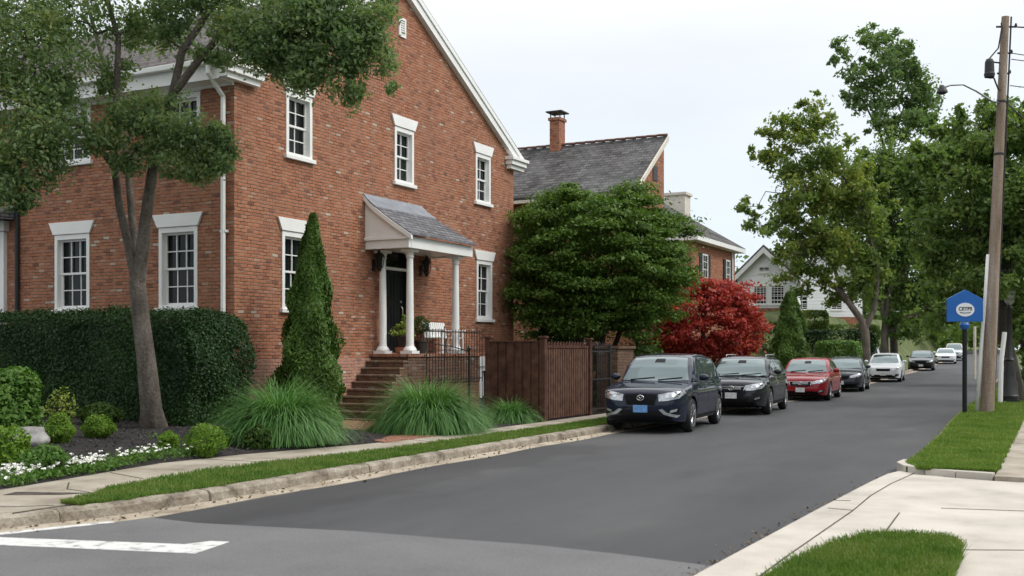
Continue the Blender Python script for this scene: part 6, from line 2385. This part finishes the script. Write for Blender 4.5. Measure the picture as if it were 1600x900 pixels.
# right-hand street tree behind the pole
D4 = 35.0
b4 = Vector((-1.6, 38.3, 0.1))
road_tree('street_tree', 'broad green tree right behind the utility pole with dark straight trunk', b4,
          [([None, (1569, 520), (1566, 440), (1562, 360), (1550, 280), (1545, 215)], [0.24, 0.2, 0.17, 0.14, 0.1, 0.03]), ([(1566, 440), (1520, 350), (1480, 290)], [0.1, 0.07, 0.02]), ([(1565, 420), (1610, 320), (1640, 240)], [0.1, 0.07, 0.02]), ([(1562, 360), (1500, 390), (1450, 380)], [0.07, 0.05, 0.02])],
          D4, [(1500, 215, 34, 26), (1545, 205, 40, 30), (1590, 200, 40, 34), (1460, 240, 34, 26), (1510, 255, 46, 34), (1570, 250, 50, 38), (1630, 240, 46, 40), (1440, 290, 36, 30), (1490, 310, 46, 36), (1545, 310, 50, 38), (1600, 310, 50, 40), (1650, 310, 50, 44), (1450, 345, 40, 30), (1500, 365, 46, 32), (1555, 370, 46, 34), (1610, 370, 46, 38), (1470, 400, 40, 24), (1520, 420, 44, 26), (1580, 425, 40, 26), (1640, 410, 44, 34), (1500, 180, 10, 16, 0.12), (1535, 168, 9, 18, 0.12), (1472, 205, 8, 14, 0.1), (1460, 200, 10, 16, 0.12), (1590, 175, 14, 14, 0.2), (1690, 280, 50, 60), (1690, 380, 50, 50), (1602, 462, 30, 22), (1592, 440, 30, 22), (1625, 500, 30, 24), (1560, 455, 26, 16)],
          M['leaf_street'], M['bark_dark'], 0.16, 74000, TG, flat=0.9, clus_per=18, shell=0.2, spread=0.28, up=0.3, fy=1.4)
D5 = 52.0
b5 = Vector((-0.6, 58.0, zr(58)))
road_tree('street_tree', 'shaded tree deeper along the right verge behind the blue sign', b5,
          [([None, (1572, 500), (1560, 440), (1550, 380)], [0.22, 0.18, 0.14, 0.04])],
          D5, [(1510, 400, 40, 34), (1560, 400, 44, 36), (1610, 410, 44, 40), (1500, 450, 34, 24), (1545, 455, 40, 26), (1600, 470, 40, 34), (1470, 430, 30, 26), (1480, 480, 26, 20), (1580, 500, 26, 20), (1620, 520, 30, 24)],
          M['leaf_street'], M['bark_dark'], 0.22, 24000, TG, flat=0.65, clus_per=10, shell=0.35, spread=0.36)
# hedges and shrubs farther on
def far_hedge(name, label, c, r, n, size, mat, rz=0.0, cat='hedge'):
    root = empty(name, c, rz, label, cat)
    d = rng.normal(size=(n, 3))
    d /= np.linalg.norm(d, axis=1)[:, None]
    e = np.sign(d) * np.abs(d) ** 0.55
    k = 0.86 + 0.14 * rng.random(n)
    p = e / np.max(np.abs(e) ** 1.0, axis=1)[:, None] ** 0.5 * k[:, None] * np.array(r)
    p[:, 2] += r[2]
    mesh_np('foliage', leaves(p, size, 0.4, 0.6, center=(0, 0, r[2]), outw=1.0), 4, mat, root)
    mb = MB()
    for a in (-0.5, 0, 0.5):
        mb.tube([(a * r[0], 0, -0.1), (a * r[0] * 1.1, 0, r[2] * 1.4)], 0.05, 5)
    mb.build('stem', M['bark_dark'], root)
    return root


def gz(v, dz=0.0):
    return (v.x, v.y, zr(v.y) + bank(v.x, v.y) + dz)


p = at(1310, 560, 62)
far_hedge('rounded_hedge', 'rounded light green clipped hedge behind the grey sedan', gz(p), (1.25, 1.0, 1.12), 9000, 0.12, M['leaf_shrub'])
p = at(1305, 545, 70)
far_hedge('long_hedge', 'long dark green hedge on the bank below the white houses', gz(p, -0.15), (2.6, 0.9, 1.55), 13000, 0.15, M['leaf_hedge'], R(20))
far_hedge('bush', 'dark bush on the grassy bank between the red maple and the cone evergreen', (-15.9, 62.0, 1.6), (1.7, 0.9, 0.9), 6500, 0.13, M['leaf_dark'], cat='bush')
far_hedge('bush', 'green bush on the bank beside the trunk of the yellowing tree', (-14.2, 79.0, 1.2), (2.2, 1.0, 1.2), 7000, 0.15, M['leaf_street'], cat='bush')
far_hedge('bush', 'loose yellow green bush above the long hedge on the bank', (-16.9, 75.5, 3.2), (2.0, 0.9, 0.65), 6000, 0.15, M['leaf_yellow'], R(10), cat='bush')
p = at(1262, 562, 57)
far_hedge('bush', 'small dark bush just right of the cone evergreen', gz(p), (0.5, 0.5, 0.6), 2200, 0.12, M['leaf_dark'], cat='bush')
far_hedge('bush', 'dark bush between the brick pier and the red maple', (-12.6, 31.8, 0), (1.3, 0.8, 0.95), 7000, 0.12, M['leaf_dark'], cat='bush')
far_hedge('bush', 'dark rounded bush beneath the red maple', (-12.4, 40.5, 0), (2.2, 0.9, 0.6), 7000, 0.13, M['leaf_dark'], cat='bush')
far_hedge('bush', 'small clipped green bush at the corner of the brick house over the fence', (-14.6, 31.0, 1.0), (0.42, 0.42, 0.75), 3000, 0.09, M['leaf_dark'], cat='bush')
p = at(1596, 575, 48)
far_hedge('bush', 'dark bush at the right edge beyond the lamp post', (p.x + 1.2, p.y, 0.3), (1.2, 1.2, 0.7), 5000, 0.13, M['leaf_dark'], cat='bush')
# woods closing the view at the crest
bl = []
for k in range(46):
    x = -46 + 92 * rr.random()
    y = 150 + 50 * rr.random()
    h = 7 + 6 * rr.random()
    bl.append(((x + cx(150) * 0.6, y, 1.8 + h * 0.55), (4.5, 4.5, h * 0.55), 1.0))
allv = []
for c, r, w in bl:
    q, _ = blob_points(c, r, 520, 24, 0.5, 0.8, 0.3)
    allv.append(leaves(q, 0.85, 0.4, 0.6, center=c))
op = []  # unseen trees across the street, added to darken car and window reflections
for k in range(16):
    y = -6 + 5.2 * k
    h = 7 + 5 * rr.random()
    c = (13.5 + 5 * rr.random(), y, 0.8 + h * 0.5)
    q, _ = blob_points(c, (4.0, 4.0, h * 0.5), 900, 26, 0.5, 0.8, 0.32)
    op.append(leaves(q, 0.6, 0.4, 0.6, center=c))
allv += op
tag(mesh_np('woods_and_unseen_row', np.concatenate(allv), 4, M['leaf_street']), 'distant trees closing the street, plus an unseen row opposite added for reflections', 'woods', kind='stuff')
